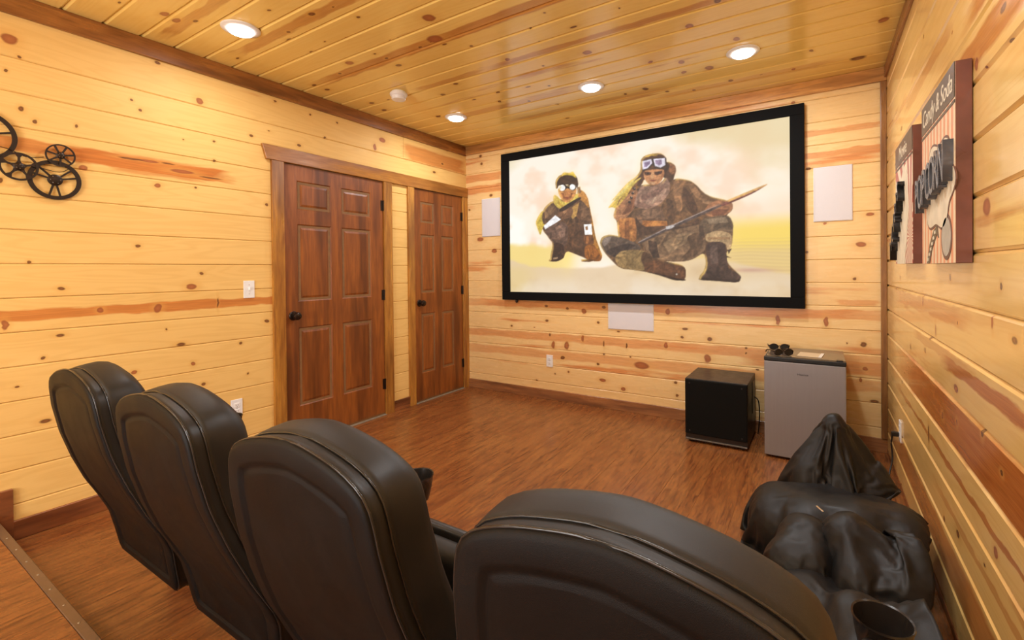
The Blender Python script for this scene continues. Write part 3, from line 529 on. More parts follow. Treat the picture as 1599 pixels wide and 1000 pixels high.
def paint(W, H):
    yy, xx = np.mgrid[0:H, 0:W]; u = (xx + .5) / W; v = (yy + .5) / H
    rng = np.random.RandomState(5)
    def sn(cx, cy, oct_=3):
        o = np.zeros((H, W)); a = 1.0; tot = 0
        for k in range(oct_):
            g = rng.rand(cy * 2 ** k + 2, cx * 2 ** k + 2)
            X = u * cx * 2 ** k; Y = v * cy * 2 ** k; xi = X.astype(int); yi = Y.astype(int)
            fx = X - xi; fy = Y - yi; fx = fx * fx * (3 - 2 * fx); fy = fy * fy * (3 - 2 * fy)
            o += a * ((g[yi, xi] * (1 - fx) + g[yi, xi + 1] * fx) * (1 - fy) + (g[yi + 1, xi] * (1 - fx) + g[yi + 1, xi + 1] * fx) * fy)
            tot += a; a *= .5
        return o / tot
    def sm(x, a, b): t = np.clip((x - a) / (b - a), 0, 1); return t * t * (3 - 2 * t)
    def lay(img, c, m): return img * (1 - m[..., None]) + np.array(c, float) * m[..., None]
    img = np.ones((H, W, 3)) * np.array([254, 240, 224.])
    n = sn(5, 4, 5); n2 = sn(9, 6, 4)
    img = lay(img, (255, 252, 244), sm(n, .45, .7) * .8)
    img = lay(img, (248, 212, 184), sm(n2, .48, .75) * .8)
    img = lay(img, (228, 206, 158), sm(u + v + n * .5, 1.72, 2.05) * .85)
    img = lay(img, (228, 210, 168), sm(v - u + n * .3, 1.0, 1.2) * .7)
    img = lay(img, (248, 206, 168), sm(u, .6, .85) * sm(v, .3, .45) * sm(-v, -.62, -.5) * .5)
    img = lay(img, (244, 212, 104), sm(u + n2 * .25, .62, .95) * sm(-v, -.50 , -.38) * 1.0)
    img = lay(img, (240, 212, 124), sm(.40 - v + (n2 - .5) * .08 - u * .25, 0, .05) * sm(-u, -.36, -.2) * .9)
    rip = np.sin((v * 1.0 + u * .05 + n2 * .02) * 330) * .5 + .5
    img = lay(img, (226, 196, 138), sm(-v, -.33, -.24) * sm(u, .60, .75) * .8)
    img = lay(img, (206, 174, 120), rip * sm(-v, -.36, -.30) * sm(u, .68, .8) * .35)
    edge = .27 - .10 * u + (n - .5) * .10 - .05 * np.sin(u * 7)
    img = lay(img, (226, 200, 164), sm(edge - v, 0, .03) * .9)
    img = lay(img, (204, 172, 132), sm(edge - v, .02, .12) * sm(n2, .4, .7) * .6)
    img = lay(img, (226, 200, 140), sm(-u, -.16, -.05) * sm(-v, -.24, -.15) * .7)
    img = lay(img, (240, 228, 212), sm(-v, -.16, -.02) * sm(n, .4, .6) * .5)
    img = lay(img, (196, 150, 130), np.exp(-((u - .89) / .07) ** 2 - ((v - .155) / .012) ** 2) * .7)
    img = lay(img, (236, 190, 160), np.exp(-((u - .62) / .06) ** 2 - ((v - .21) / .03) ** 2) * .6)
    img = lay(img, (255, 226, 120), np.exp(-((u - .26) / .03) ** 2 - ((v - .32) / .12) ** 2) * .8)
    fm = np.zeros((H, W))
    fig = sn(40, 24, 4); fol = np.sin((u * 2 + v * 1.2 + fig * .35) * 120) * .5 + .5
    for c, pts in PIC:
        P = np.array(pts, float); ext = (P.max(0) - P.min(0)).min()
        if len(P) > 5 and ext > 12:
            for _k in range(2): Q = np.roll(P, -1, 0); P = np.stack([P * .8 + Q * .2, P * .2 + Q * .8], 1).reshape(-1, 2)
        P[:, 0] = P[:, 0] / 2000 * W; P[:, 1] = P[:, 1] / 1000 * H
        x0, x1 = max(0, int(P[:, 0].min()) - 1), min(W, int(P[:, 0].max()) + 2)
        y0, y1 = max(0, int(P[:, 1].min()) - 1), min(H, int(P[:, 1].max()) + 2)
        if x1 <= x0 or y1 <= y0: continue
        acc = np.zeros((y1 - y0, x1 - x0))
        for sx in (.17, .5, .83):
            for sy in (.17, .5, .83):
                gx = np.arange(x0, x1)[None, :] + sx; gy = np.arange(y0, y1)[:, None] + sy
                ins = np.zeros((y1 - y0, x1 - x0), bool)
                for (ax, ay), (bx, by) in zip(P, np.roll(P, -1, 0)):
                    if ay == by: continue
                    cnd = (ay > gy) != (by > gy)
                    xi = (bx - ax) * (gy - ay) / (by - ay) + ax
                    ins ^= cnd & (gx < xi)
                acc += ins / 9.0
        a = acc[..., None]
        lum = 1.0 if min(c) > 200 else (.66 + .30 * fig[y0:y1, x0:x1] + .16 * fol[y0:y1, x0:x1])[..., None]
        img[y0:y1, x0:x1] = img[y0:y1, x0:x1] * (1 - a) + np.array(c, float) * lum * a
        if max(c) < 200 and ext > 40:
            GX, GY = np.meshgrid(np.arange(x0, x1) + .5, np.arange(y0, y1) + .5); w_, h_ = x1 - x0, y1 - y0
            for _k in range(int(8 + w_ * h_ / 140)):
                ax, ay = x0 + rng.rand() * w_, y0 + rng.rand() * h_; an = rng.randn() * .7 + (1.0 if h_ > w_ * .8 else .3); ln = (.15 + .3 * rng.rand()) * max(w_, h_)
                dx_, dy_ = math.cos(an), math.sin(an); tt = np.clip((GX - ax) * dx_ + (GY - ay) * dy_, -ln / 2, ln / 2)
                bow = (tt / ln) ** 2 * ln * .5 * rng.randn()
                dd = np.hypot(GX - ax - tt * dx_ + bow * dy_, GY - ay - tt * dy_ - bow * dx_)
                km = np.exp(-(dd / (1.0 + 1.1 * rng.rand())) ** 2) * acc * (.15 + .28 * rng.rand())
                tgt = np.array(c, float) * (.45 if rng.rand() < .6 else 1.45) + (0 if rng.rand() < .7 else np.array([20, 10, 0]))
                img[y0:y1, x0:x1] = img[y0:y1, x0:x1] * (1 - km[..., None]) + np.clip(tgt, 0, 255) * km[..., None]
        fm[y0:y1, x0:x1] = np.maximum(fm[y0:y1, x0:x1], acc)
    def sh(m, dx, dy): return np.roll(np.roll(m, dx, 1), dy, 0)
    rim = np.clip(fm - .5 * sh(fm, 3, -2) - .5 * sh(fm, 2, -3), 0, 1) * (.5 + .5 * sn(30, 20, 2))
    rim = (rim + sh(rim, 1, 0) + sh(rim, 0, 1)) / 3
    img = lay(img, (250, 205, 110), np.clip(rim * .9, 0, .75))
    glow = fm.copy()
    for k in range(4): glow = (glow + sh(glow, 4 + k, 0) + sh(glow, -4 - k, 0) + sh(glow, 0, 4 + k) + sh(glow, 0, -4 - k)) / 5
    img = lay(img, (252, 218, 150), np.clip(glow * (1 - fm), 0, 1) * .45)
    cr_ = sn(120, 70, 2); img *= (1 + fm * (cr_ - .5) * .30)[..., None]
    blur = (sh(img, 1, 0) + sh(img, -1, 0) + sh(img, 0, 1) + sh(img, 0, -1)) / 4
    img = img * .7 + blur * .3
    return np.clip(img / 255., 0, 1)
SW, SH = 500, 265
img = paint(SW, SH)
lin = np.where(img <= .04045, img / 12.92, ((img + .055) / 1.055) ** 2.4)
m_pic = NT('screen_picture')
at = m_pic.n.new('ShaderNodeAttribute'); at.attribute_name = 'picture'
m_pic.b.inputs['Base Color'].default_value = (.04, .04, .04, 1); m_pic.b.inputs['Roughness'].default_value = .9; m_pic.b.inputs['Specular IOR Level'].default_value = 0
m_pic.l.new(at.outputs['Color'], m_pic.b.inputs['Emission Color']); m_pic.b.inputs['Emission Strength'].default_value = SCREEN_E
m_pic = m_pic.m
m_velvet = plain('black_velvet', (.006, .006, .006), .85, spec=.1)
SX0, SX1, SZ0, SZ1 = -2.735, -.090, .951, 2.420; SB = .092
scr = thing('projection_screen', 'large black-framed projection screen showing two figures in a desert', 'projection screen', ((SX0 + SX1) / 2, YB, SZ0))
ox, oy, oz = scr.location
for nm, b in (('top', (SX0, SX1, SZ1 - SB * .85, SZ1)), ('bottom', (SX0, SX1, SZ0, SZ0 + SB * .88)), ('l', (SX0, SX0 + SB, SZ0 + SB * .88, SZ1 - SB * .85)), ('r', (SX1 - SB, SX1, SZ0 + SB * .88, SZ1 - SB * .85))):
    obj('frame_bar', bbox(b[0] - ox, b[1] - ox, -.048, -.004, b[2] - oz, b[3] - oz, .004), m_velvet, scr)
x0, x1, z0, z1 = SX0 + SB - .004, SX1 - SB + .004, SZ0 + SB * .88 - .004, SZ1 - SB * .85 + .004
me = bpy.data.meshes.new('picture')
gx, gz = np.meshgrid(np.linspace(x0 - ox, x1 - ox, SW), np.linspace(z0 - oz, z1 - oz, SH))
co = np.stack([gx, np.full_like(gx, -.030), gz], -1).reshape(-1, 3)
ii = (np.arange(SH - 1)[:, None] * SW + np.arange(SW - 1)[None, :]).reshape(-1)
fc = np.stack([ii, ii + 1, ii + SW + 1, ii + SW], -1)
me.vertices.add(len(co)); me.vertices.foreach_set('co', co.ravel())
me.loops.add(fc.size); me.loops.foreach_set('vertex_index', fc.ravel().astype(np.int32))
me.polygons.add(len(fc)); me.polygons.foreach_set('loop_start', (np.arange(len(fc)) * 4).astype(np.int32))
me.update(calc_edges=True)
ca = me.color_attributes.new('picture', 'FLOAT_COLOR', 'POINT')
ca.data.foreach_set('color', np.concatenate([lin.reshape(-1, 3), np.ones((SW * SH, 1))], 1).astype(np.float32).ravel())
link('picture', me, m_pic, scr)['label'] = 'glowing picture of two figures in goggles on pale sand'
obj('back_board', bbox(x0 - ox - .001, x1 - ox + .001, -.024, -.002, z0 - oz - .001, z1 - oz + .001, 0), m_velvet, scr)
bm = bmesh.new(); lathe(bm, [(.0001, -.028), (.010, -.025), (.014, -.016), (.014, -.004), (.009, 0), (.0001, .001)], 20)
irs = obj('remote_sensor', bm, m_blk, None, True); irs.location = (-2.573, YB - .026, .950)
tag(irs, 'small black sensor bulb hanging under the left end of the screen', 'sensor')

# ---- white in-wall speaker grilles
def grille_mat():
    t = NT('speaker_grille'); o = t.oco()
    d, _ = t.vor(o, 900.0, '3D'); c = t.mix(t.map(d, .2, .5), (.60, .58, .60), (.70, .68, .70))
    return t.done(c, .6)
m_gr = grille_mat()
for (a, b, c, d), lb in zip([(-3.014, -2.779, 1.602, 1.997), (-.037, .193, 1.570, 1.955), (-1.608, -1.197, .716, .944)],
                           ['white upright speaker grille left of the screen, by the corner door', 'white upright speaker grille right of the screen', 'white speaker grille lying sideways under the screen']):
    r = thing('wall_speaker', lb, 'speaker', ((a + b) / 2, YB, c), 0, 'white wall speakers')
    w, h = (b - a) / 2, d - c
    obj('frame', bbox(-w, w, -.006, 0, 0, h, .002), m_wht, r)
    obj('grille', bbox(-w + .003, w - .003, -.009, -.005, .003, h - .003, .002), m_gr, r)

# ---- subwoofer
m_subw = plain('black_ash', (.020, .012, .009), .40, var=.06, scale=20)
m_cloth = plain('speaker_cloth', (.007, .007, .0065), .9, spec=.15, scale=300)
X0, X1, Y0, Y1, ZT = -.833, -.418, 3.430, 3.862, .456
sb = thing('subwoofer', 'black box subwoofer on the floor left of the mini fridge', 'subwoofer', ((X0 + X1) / 2, (Y0 + Y1) / 2, 0))
w, dp = (X1 - X0) / 2, (Y1 - Y0) / 2
obj('cabinet', bbox(-w, w, -dp + .018, dp, .022, ZT, .004), m_subw, sb)
obj('front_grille', bbox(-w + .003, w - .003, -dp, -dp + .017, .062, ZT - .004, .006), m_cloth, sb)
obj('plinth', bbox(-w + .004, w - .004, -dp + .006, dp - .01, .018, .030, .003), plain('plinth_grey', (.16, .15, .14), .35, .5), sb)
for sx in (-1, 1):
    for sy in (-1, 1):
        bm = bmesh.new(); lathe(bm, [(.018, 0), (.02, .004), (.02, .019)], 16, Matrix.Translation((sx * (w - .04), sy * (dp - .05), 0))); obj('foot', bm, m_blk, sb)
for sx in (-1, 1):
    for z in (.085, ZT - .03):
        bm = bmesh.new(); lathe(bm, [(.0001, .0035), (.004, .003), (.0055, 0)], 10, Matrix.Translation((sx * (w - .035), -dp, z)) @ Matrix.Rotation(PI / 2, 4, 'X')); obj('grille_pin', bm, m_subw, sb)
obj('amplifier_plate', bbox(w, w + .004, .03, dp - .03, .20, ZT - .03, .001), m_blk, sb)
bm = bmesh.new(); tube(bm, cr([(w + .004, .12, .30), (w + .03, .13, .27), (w + .035, .15, .18), (w + .03, .17, .08), (w + .02, .19, .008)]), .004, 8); obj('cable', bm, m_blk, sb, True)

# ---- mini fridge
m_steel = NT('brushed_silver')
_o = m_steel.oco(); _n = m_steel.noise(m_steel.vm('MULTIPLY', _o, (120, 120, 3)), 1.0, 2)
m_steel = m_steel.done(m_steel.mix(m_steel.map(_n, .3, .7), (.315, .30, .31), (.325, .31, .32)), .42, .5, .35)
m_fside = plain('fridge_black', (.02, .018, .016), .35)
m_ftop = plain('fridge_top', (.10, .075, .055), .13, var=.05, scale=5)
X0, X1, Y0, Y1 = -.316, .134, 3.420, 3.865
fr = thing('mini_fridge', 'silver-door mini fridge in the right corner', 'refrigerator', ((X0 + X1) / 2, (Y0 + Y1) / 2, 0))
w, dp = (X1 - X0) / 2, (Y1 - Y0) / 2
obj('body', bbox(-w + .004, w - .004, -dp + .048, dp, .018, .640, .004), m_fside, fr)
obj('door', bbox(-w, w, -dp, -dp + .045, .016, .636, .005), m_steel, fr)
obj('top_band', bbox(-w - .001, w + .001, -dp - .002, -dp + .04, .638, .6635, .004), m_blk, fr)
obj('top_panel', bbox(-w, w, -dp + .036, dp, .640, .665, .004), m_ftop, fr)
for sx in (-1, 1):
    for sy in (-1, 1):
        bm = bmesh.new(); lathe(bm, [(.016, 0), (.018, .004), (.018, .017)], 14, Matrix.Translation((sx * (w - .04), sy * (dp - .08), 0))); obj('foot', bm, m_blk, fr)
def text(body, size, depth, M, mat, parent, name, sx=1.0, shear=0.0, bevel_=0.0, align='CENTER', spacing=1.0):
    cu = bpy.data.curves.new(name, 'FONT'); cu.body = body; cu.size = size; cu.extrude = depth; cu.shear = shear
    cu.align_x = align; cu.align_y = 'CENTER'; cu.space_character = spacing; cu.bevel_depth = bevel_; cu.resolution_u = 3
    t = bpy.data.objects.new(name, cu); C.objects.link(t)
    bpy.context.view_layer.update()
    me = bpy.data.meshes.new_from_object(t.evaluated_get(bpy.context.evaluated_depsgraph_get()))
    bpy.data.objects.remove(t); bpy.data.curves.remove(cu)
    for v in me.vertices: v.co = Vector((v.co.x * sx, v.co.y, v.co.z))
    me.materials.clear()
    me.transform(M)
    return link(name, me, mat, parent)
FRT = Matrix(((1, 0, 0, 0), (0, 0, -1, 0), (0, 1, 0, 0), (0, 0, 0, 1)))
text('Hisense', .017, .0004, Matrix.Translation((-.0045, -dp - .0006, .563)) @ FRT, m_blk, fr, 'brand_lettering', 1.15)
obj('hinge_cap', bbox(w - .05, w - .015, -dp + .004, -dp + .034, .663, .672, .003), m_blk, fr)

# ---- dark 3D glasses left on the fridge
m_gls = plain('glasses_plastic', (.02, .010, .007), .18)
def glasses(label, loc, rz, tilt):
    g = thing('glasses', label, 'glasses', loc, rz, 'dark glasses on the fridge')
    bm = bmesh.new()
    for s in (-1, 1):
        pts = [(s * .034 + .027 * math.cos(a), 0, .022 + .020 * math.sin(a)) for a in [2 * PI * k / 20 for k in range(20)]]
        tube(bm, pts, .0035, 8, True)
    tube(bm, [(-.010, 0, .026), (0, -.001, .030), (.010, 0, .026)], .0035, 8)
    obj('frame', bm, m_gls, g, True)
    for s in (-1, 1):
        bm = bmesh.new(); pts = [(s * .034 + .026 * math.cos(2 * PI * k / 20), .022 + .019 * math.sin(2 * PI * k / 20)) for k in range(20)]
        prism(bm, pts, lambda a, b, d: (a, d, b), -.001, .001); obj('lens', bm, m_blk, g)
        bm = bmesh.new(); tube(bm, cr([(s * .060, 0, .028), (s * .066, .02, .030), (s * .064, .08, .028), (s * .056, .12, .012), (s * .05, .135, .004)]), .0042, 8)
        obj('temple', bm, m_gls, g, True)
    return g
glasses('dark brown glasses on the fridge, lying nearer its front edge', (-.205, 3.485, .6675), .55, 0)
glasses('dark brown glasses on the fridge, behind the other pair at the left', (-.245, 3.70, .6675), .2, 0)
m_refl = plain('tan_reflection', (.62, .48, .30), .5, var=.05)
rfl = thing('reflection_patch', 'flat tan sheet standing in for a reflection on top of the fridge', 'reflection_patch', (-.055, 3.60, .665), -.1)  # thin tan sheet with a pale edge, put in for a reflection on the fridge
obj('sheet', bbox(-.07, .07, -.085, .085, .0005, .002, 0), m_refl, rfl)
obj('reflection_edge', bbox(.052, .07, -.085, .085, .002, .0045, .0008), plain('reflection_white', (.75, .70, .62), .5), rfl)

# ---- the two box signs on the right wall
def stripes_mat(name, cx, cz, rad, c1, c2):
    t = NT(name); P = t.sep(t.oco())
    if rad:
        a = t.math('ARCTAN2', t.math('SUBTRACT', P[2], cz), t.math('SUBTRACT', P[1], cx)); s = t.math('SINE', t.math('MULTIPLY', a, 26.0))
    else: s = t.math('SINE', t.math('ADD', t.math('MULTIPLY', P[1], 2 * PI / .052), t.math('MULTIPLY', P[2], 0.6)))
    n = t.noise(t.oco(), 25, 4)
    c = t.mix(t.map(s, -.15, .15), c1, c2); c = t.mix(t.map(n, .5, .8, 0, .5), c, (.50, .36, .24))
    return t.done(c, .45)
m_s1 = stripes_mat('popcorn_stripes', 0, 0, False, (.74, .30, .15), (.80, .62, .40))
m_s2 = stripes_mat('sunburst_stripes', -.46, .12, True, (.45, .11, .08), (.78, .64, .46))
m_side = plain('sign_side_maroon', (.155, .05, .032), .32, var=.35, scale=9)
m_head = plain('sign_header_brown', (.10, .065, .045), .4, var=.2)
m_cream = plain('sign_cream', (.74, .63, .45), .5, var=.1, scale=20)
m_let = plain('letter_grey', (.10, .098, .105), .25, .3)
m_letk = plain('letter_black', (.015, .013, .012), .3)
m_red = plain('sign_brown_ink', (.16, .07, .045), .5)
D_ = .040; SWD, SHT = .515, .595
# sign frame: local -y runs towards the camera side, u = distance from the far end
def sign(name, label, yfar, zb, face):
    s = thing(name, label, 'wall sign', (XR, yfar, zb), 0, 'candy and snack wall signs')
    obj('box', bbox(-D_, -.002, -SWD, 0, 0, SHT, .0015, 1), m_side, s)
    obj('face', bbox(-D_ - .0012, -D_ + .001, -SWD + .001, -.001, .001, SHT - .001, 0), face, s)
    obj('header_band', bbox(-D_ - .0024, -D_, -SWD + .001, -.001, SHT - .105, SHT - .001, 0), m_head, s)
    obj('header_rule', bbox(-D_ - .0024, -D_, -SWD + .001, -.001, SHT - .122, SHT - .112, 0), m_head, s)
    return s
SF = lambda u, z, x=0: Matrix(((0, 0, -1, -D_ - .0026 - x), (-1, 0, 0, -u), (0, 1, 0, z), (0, 0, 0, 1)))
def shape(name, par, pts, mat, lift=.003):
    bm = bmesh.new(); prism(bm, pts, lambda u, z, d: (-D_ - d, -u, z), 0, lift); return obj(name, bm, mat, par)
def blob(cx, cz, rx, rz, n, k, ph=0):
    return [(cx + rx * (1 + .10 * math.cos(k * a + ph)) * math.cos(a), cz + rz * (1 + .10 * math.cos(k * a + ph)) * math.sin(a)) for a in [2 * PI * i / n for i in range(n)]]
s1 = sign('snack_sign', 'candy stripe popcorn box sign with maroon side, nearer the camera', 2.345, 1.256, m_s1)
text('Candy & Soda', .088, .0005, SF(.258, SHT - .055), m_cream, s1, 'header_lettering', .93, .2)
shape('cloud_outline', s1, blob(.285, .262, .232, .150, 60, 6, .6), m_red, .0026)
shape('cloud', s1, blob(.285, .262, .224, .142, 60, 6, .6), m_cream, .0034)
for i, ch in enumerate('POPCORN'):
    u = .045 + i * .070
    z = .250 + i * .0085
    text(ch, .180, .012, SF(u, z, .011), m_let, s1, 'letter_' + ch.lower(), .62, 0, .001)
shape('oval_outline', s1, blob(.412, .083, .066, .066, 40, 0), m_red, .0026)
shape('oval', s1, blob(.412, .083, .055, .055, 40, 0), plain('oval_grey', (.45, .40, .32), .5), .0034)
shape('film_strip', s1, [(.10, .002), (.15, .002), (.19, .05), (.27, .10), (.30, .085), (.28, .13), (.22, .115), (.15, .07)], m_head, .003)
for k in range(6):
    a = k / 5
    shape('film_frame', s1, [(.125 + .12 * a - .008, .014 + .092 * a - .006), (.125 + .12 * a + .010, .014 + .092 * a - .003), (.125 + .12 * a + .008, .014 + .092 * a + .008), (.125 + .12 * a - .010, .014 + .092 * a + .005)], m_cream, .0042)
s2 = sign('snack_sign', 'sunburst tickets box sign with black letters, farther from the camera', 3.085, 1.260, m_s2)
text('Movie', .09, .0005, SF(.25, SHT - .055), m_cream, s2, 'header_lettering', 1.1, .1)
shape('cloud', s2, [(.06, .0), (.30, .0), (.36, .10), (.42, .25), (.40, .40), (.33, .46), (.25, .44), (.20, .40), (.12, .30), (.06, .15)], m_cream, .003)
for i, ch in enumerate('TICKETS'):
    text(ch, .13, .013, SF(.03 + i * .045, .06 + i * .046, .013), m_letk, s2, 'letter_' + ch.lower(), .62, 0, .001)

# ---- film reels on the left wall: one metal piece, four reels joined by a wire of film
m_iron = plain('dark_iron', (.030, .019, .013), .38, .6)
fa = thing('film_reel_wall_art', 'dark metal film reels on the left wall', 'wall art', (XL, .62, 1.78))
def ring_solid(bm, y, z, R, r, x0, x1, n=56):
    lathe(bm, [(r, x0), (R, x0), (R, x1), (r, x1), (r, x0)], n, Matrix.Translation((0, y - .62, z - 1.78)) @ Matrix.Rotation(PI / 2, 4, 'Y'), False)
def reel(y, z, R, rim, x, kind, ns, hub, ph=0, label=None):
    bm = bmesh.new()
    ring_solid(bm, y, z, R, R - rim, x, x + .006)
    r = obj('reel', bm, m_iron, fa); auto_smooth(r, 40)
    if label: r['label'] = label
    for k in range(ns):
        a = ph + 2 * PI * k / ns; c, s = math.cos(a), math.sin(a)
        bm = bmesh.new()
        if kind == 'petal':
            prof = [(hub * .6, -.012), (R * .42, -.0045), (R * .66, -.0045), (R - rim + .002, -.014), (R - rim + .002, .014), (R * .66, .0045), (R * .42, .0045), (hub * .6, .012)]
        elif kind == 'pair':
            prof = [(hub * .8, -.0045), (R - rim + .002, -.004), (R - rim + .002, .004), (hub * .8, .0045)]
        else:
            prof = [(hub * .8, -.0035), (R - rim + .002, -.0045), (R - rim + .002, .0045), (hub * .8, .0035)]
        prism(bm, prof, lambda p, q, d: (d, (y - .62) + p * c - q * s, (z - 1.78) + p * s + q * c), x + .001, x + .005)
        obj('spoke', bm, m_iron, r)
    bm = bmesh.new(); lathe(bm, [(.0001, x + .009), (hub * .7, x + .009), (hub, x + .005), (hub, x)], 28, Matrix.Translation((0, y - .62, z - 1.78)) @ Matrix.Rotation(PI / 2, 4, 'Y'))
    h = auto_smooth(obj('hub', bm, m_iron, r), 40)
    return r, h
reel(.4775, 1.886, .116, .018, .010, 'spoke', 5, .03, .3)
reel(.5945, 1.761, .066, .009, .018, 'petal', 5, .020, .3)
reel(.7375, 1.8415, .0555, .0065, .018, 'spoke', 7, .017, .2)
r4, h4 = reel(.7185, 1.718, .097, .018, .008, 'pair', 3, .028, .25)
for a in (.25, .25 + 2 * PI / 3, .25 + 4 * PI / 3):
    bm = bmesh.new(); c, s = math.cos(a + .5), math.sin(a + .5)
    prism(bm, [(.022, -.004), (.081, -.004), (.081, .004), (.022, .004)], lambda p, q, d: (d, .0985 + p * c - q * s, -.062 + p * s + q * c), .009, .013); obj('spoke', bm, m_iron, r4)
m_hole = plain('reel_bolt', (.16, .12, .09), .3, .7)
for (yy_, zz_, rr_, nn) in ((.7375, 1.8415, .009, 6), (.7185, 1.718, .018, 6), (.5945, 1.761, .010, 5)):
    for k in range(nn):
        a = 2 * PI * k / nn
        bm = bmesh.new(); lathe(bm, [(.0001, .030 if rr_ < .015 else .021), (.0022, .029 if rr_ < .015 else .020), (.0028, .015)], 8, Matrix.Translation((0, yy_ - .62 + rr_ * math.cos(a), zz_ - 1.78 + rr_ * math.sin(a))) @ Matrix.Rotation(PI / 2, 4, 'Y')); obj('bolt', bm, m_hole, fa)
bm = bmesh.new(); tube(bm, cr([(.012, .50 - .62, 1.845 - 1.78), (.02, .56 - .62, 1.838 - 1.78), (.02, .62 - .62, 1.812 - 1.78), (.014, .68 - .62, 1.823 - 1.78)]), .0018, 6); obj('film_wire', bm, m_iron, fa, True)
bm = bmesh.new(); tube(bm, cr([(.022, .645 - .62, 1.775 - 1.78), (.022, .69 - .62, 1.762 - 1.78), (.02, .74 - .62, 1.760 - 1.78), (.02, .775 - .62, 1.79 - 1.78)]), .0018, 6); obj('film_wire', bm, m_iron, fa, True)

# ------------------------------------------------------------------ theatre chairs
def leather(name, col, rough, gs, gb, spec=.38):
    t = NT(name); o = t.oco(); d, _ = t.vor(o, gs, '3D'); n = t.noise(o, 9, 4)
    c = t.mix(t.map(n, .35, .7), col, tuple(k * 1.5 for k in col))
    t.bump(t.math('ADD', d, t.math('MULTIPLY', t.noise(o, gs * .6, 2), .6)), gb, .0012)
    return t.done(c, t.map(n, .3, .7, rough - .04, rough + .08), spec)
m_lea = leather('black_leather', (.0125, .0105, .009), .46, 900, .10)
m_pan = leather('back_panel_vinyl', (.0048, .0034, .0027), .48, 1200, .25, .16)
m_pipe = plain('piping', (.022, .018, .016), .22)
CY = .90
ZK = [.200, .24, .28, .36, .42, .50, .60, .70, .80, .90, .95, 1.0]
YK = [.668, .662, .655, .640, .615, .575, .535, .503, .482, .470, .468, .468]
WZ = [.200, .215, .24, .28, .35, .40, .49, .57, .65, .72, .78, .82, .85, .872, .890, .903, .915, .926, .934, .940, .943]
WW = [.226, .244, .252, .256, .270, .288, .280, .264, .247, .237, .230, .225, .220, .214, .203, .187, .160, .128, .094, .055, .030]
def yb(z): return float(np.interp(z, ZK, YK))
_zz = np.array([.2 + .745 * (1 - math.cos(PI * .5 * k / 34)) if False else 0 for k in range(2)])
NZ = 40
tpar = np.linspace(0, 1, NZ)
# arc-length sampling of the side outline
_fz = np.linspace(.200, .943, 800); _fw = np.interp(_fz, WZ, WW)
for _ in range(6): _fw[5:-5] = np.convolve(_fw, np.ones(9) / 9, 'same')[5:-5]
_s = np.concatenate([[0], np.cumsum(np.hypot(np.diff(_fz), np.diff(_fw)))]); _s /= _s[-1]
OZ = np.interp(tpar, _s, _fz); OW = np.interp(tpar, _s, _fw)
NX = 12
def outline(off):
    """closed rectangle-like loop as (x, z) lists: left side up, right side; grown by off"""
    dz = np.gradient(OZ); dw = np.gradient(OW); L = np.hypot(dz, dw) + 1e-9
    nw, nz = dz / L, -dw / L
    nz[0] = -.7; nw[0] = .7; nz[-1] = .98; nw[-1] = .2
    k = .25 if off > 0 else 1.0            # the body swells upwards more than sideways
    return OW + off * nw * k, OZ + off * nz
def back_rings(bm, rings, cap0, cap1):
    """rings: (offset, depth); each ring is left+top+right+bottom loop; caps filled by a grid"""
    allr = []
    for off, dy, up in rings:
        w, z = outline(off)
        z = z + up * np.clip((z - .62) / .3, 0, 1) ** 2
        w = np.maximum(w, .012)
        pts = [(-w[i], z[i]) for i in range(NZ)]
        tw, tz = w[-1], z[-1]
        pts += [(-tw + 2 * tw * k / NX, tz + .002 * math.sin(PI * k / NX)) for k in range(1, NX)]
        pts += [(w[i], z[i]) for i in range(NZ - 1, -1, -1)]
        bw, bz = w[0], z[0]
        pts += [(bw - 2 * bw * k / NX, bz) for k in range(1, NX)]
        allr.append([bm.verts.new((x, yb(min(max(q, .2), 1.0)) + dy - CY, q)) for x, q in pts])
    n = len(allr[0])
    for A, B in zip(allr[:-1], allr[1:]):
        for k in range(n): bm.faces.new((A[k], A[(k + 1) % n], B[(k + 1) % n], B[k]))
    for ring, do, bulge in ((allr[0], cap0, 0), (allr[-1], cap1, .015)):
        if not do: continue
        Lv = ring[:NZ]; Rv = ring[NZ + NX - 1: 2 * NZ + NX - 1][::-1]
        top = [ring[NZ - 1]] + ring[NZ:NZ + NX - 1] + [Rv[-1]]
        bot = [ring[0]] + ring[2 * NZ + NX - 1:][::-1] + [Rv[0]]
        grid = []
        for i in range(NZ):
            if i == 0: grid.append(bot); continue
            if i == NZ - 1: grid.append(top); continue
            row = [Lv[i]]
            for k in range(1, NX):
                f = k / NX; p = Lv[i].co.lerp(Rv[i].co, f)
                p.y += bulge * math.sin(PI * f)
                row.append(bm.verts.new(p))
            row.append(Rv[i]); grid.append(row)
        for i in range(NZ - 1):
            for k in range(NX): bm.faces.new((grid[i][k], grid[i][k + 1], grid[i + 1][k + 1], grid[i + 1][k]))
    bmesh.ops.recalc_face_normals(bm, faces=bm.faces[:])
def loop_pts(off, dy, up=0):
    w, z = outline(off); z = z + up * np.clip((z - .62) / .3, 0, 1) ** 2
    pts = [(-w[i], z[i]) for i in range(NZ)] + [(w[i], z[i]) for i in range(NZ - 1, -1, -1)]
    return [(x, yb(min(max(q, .2), 1.0)) + dy - CY, q) for x, q in pts]
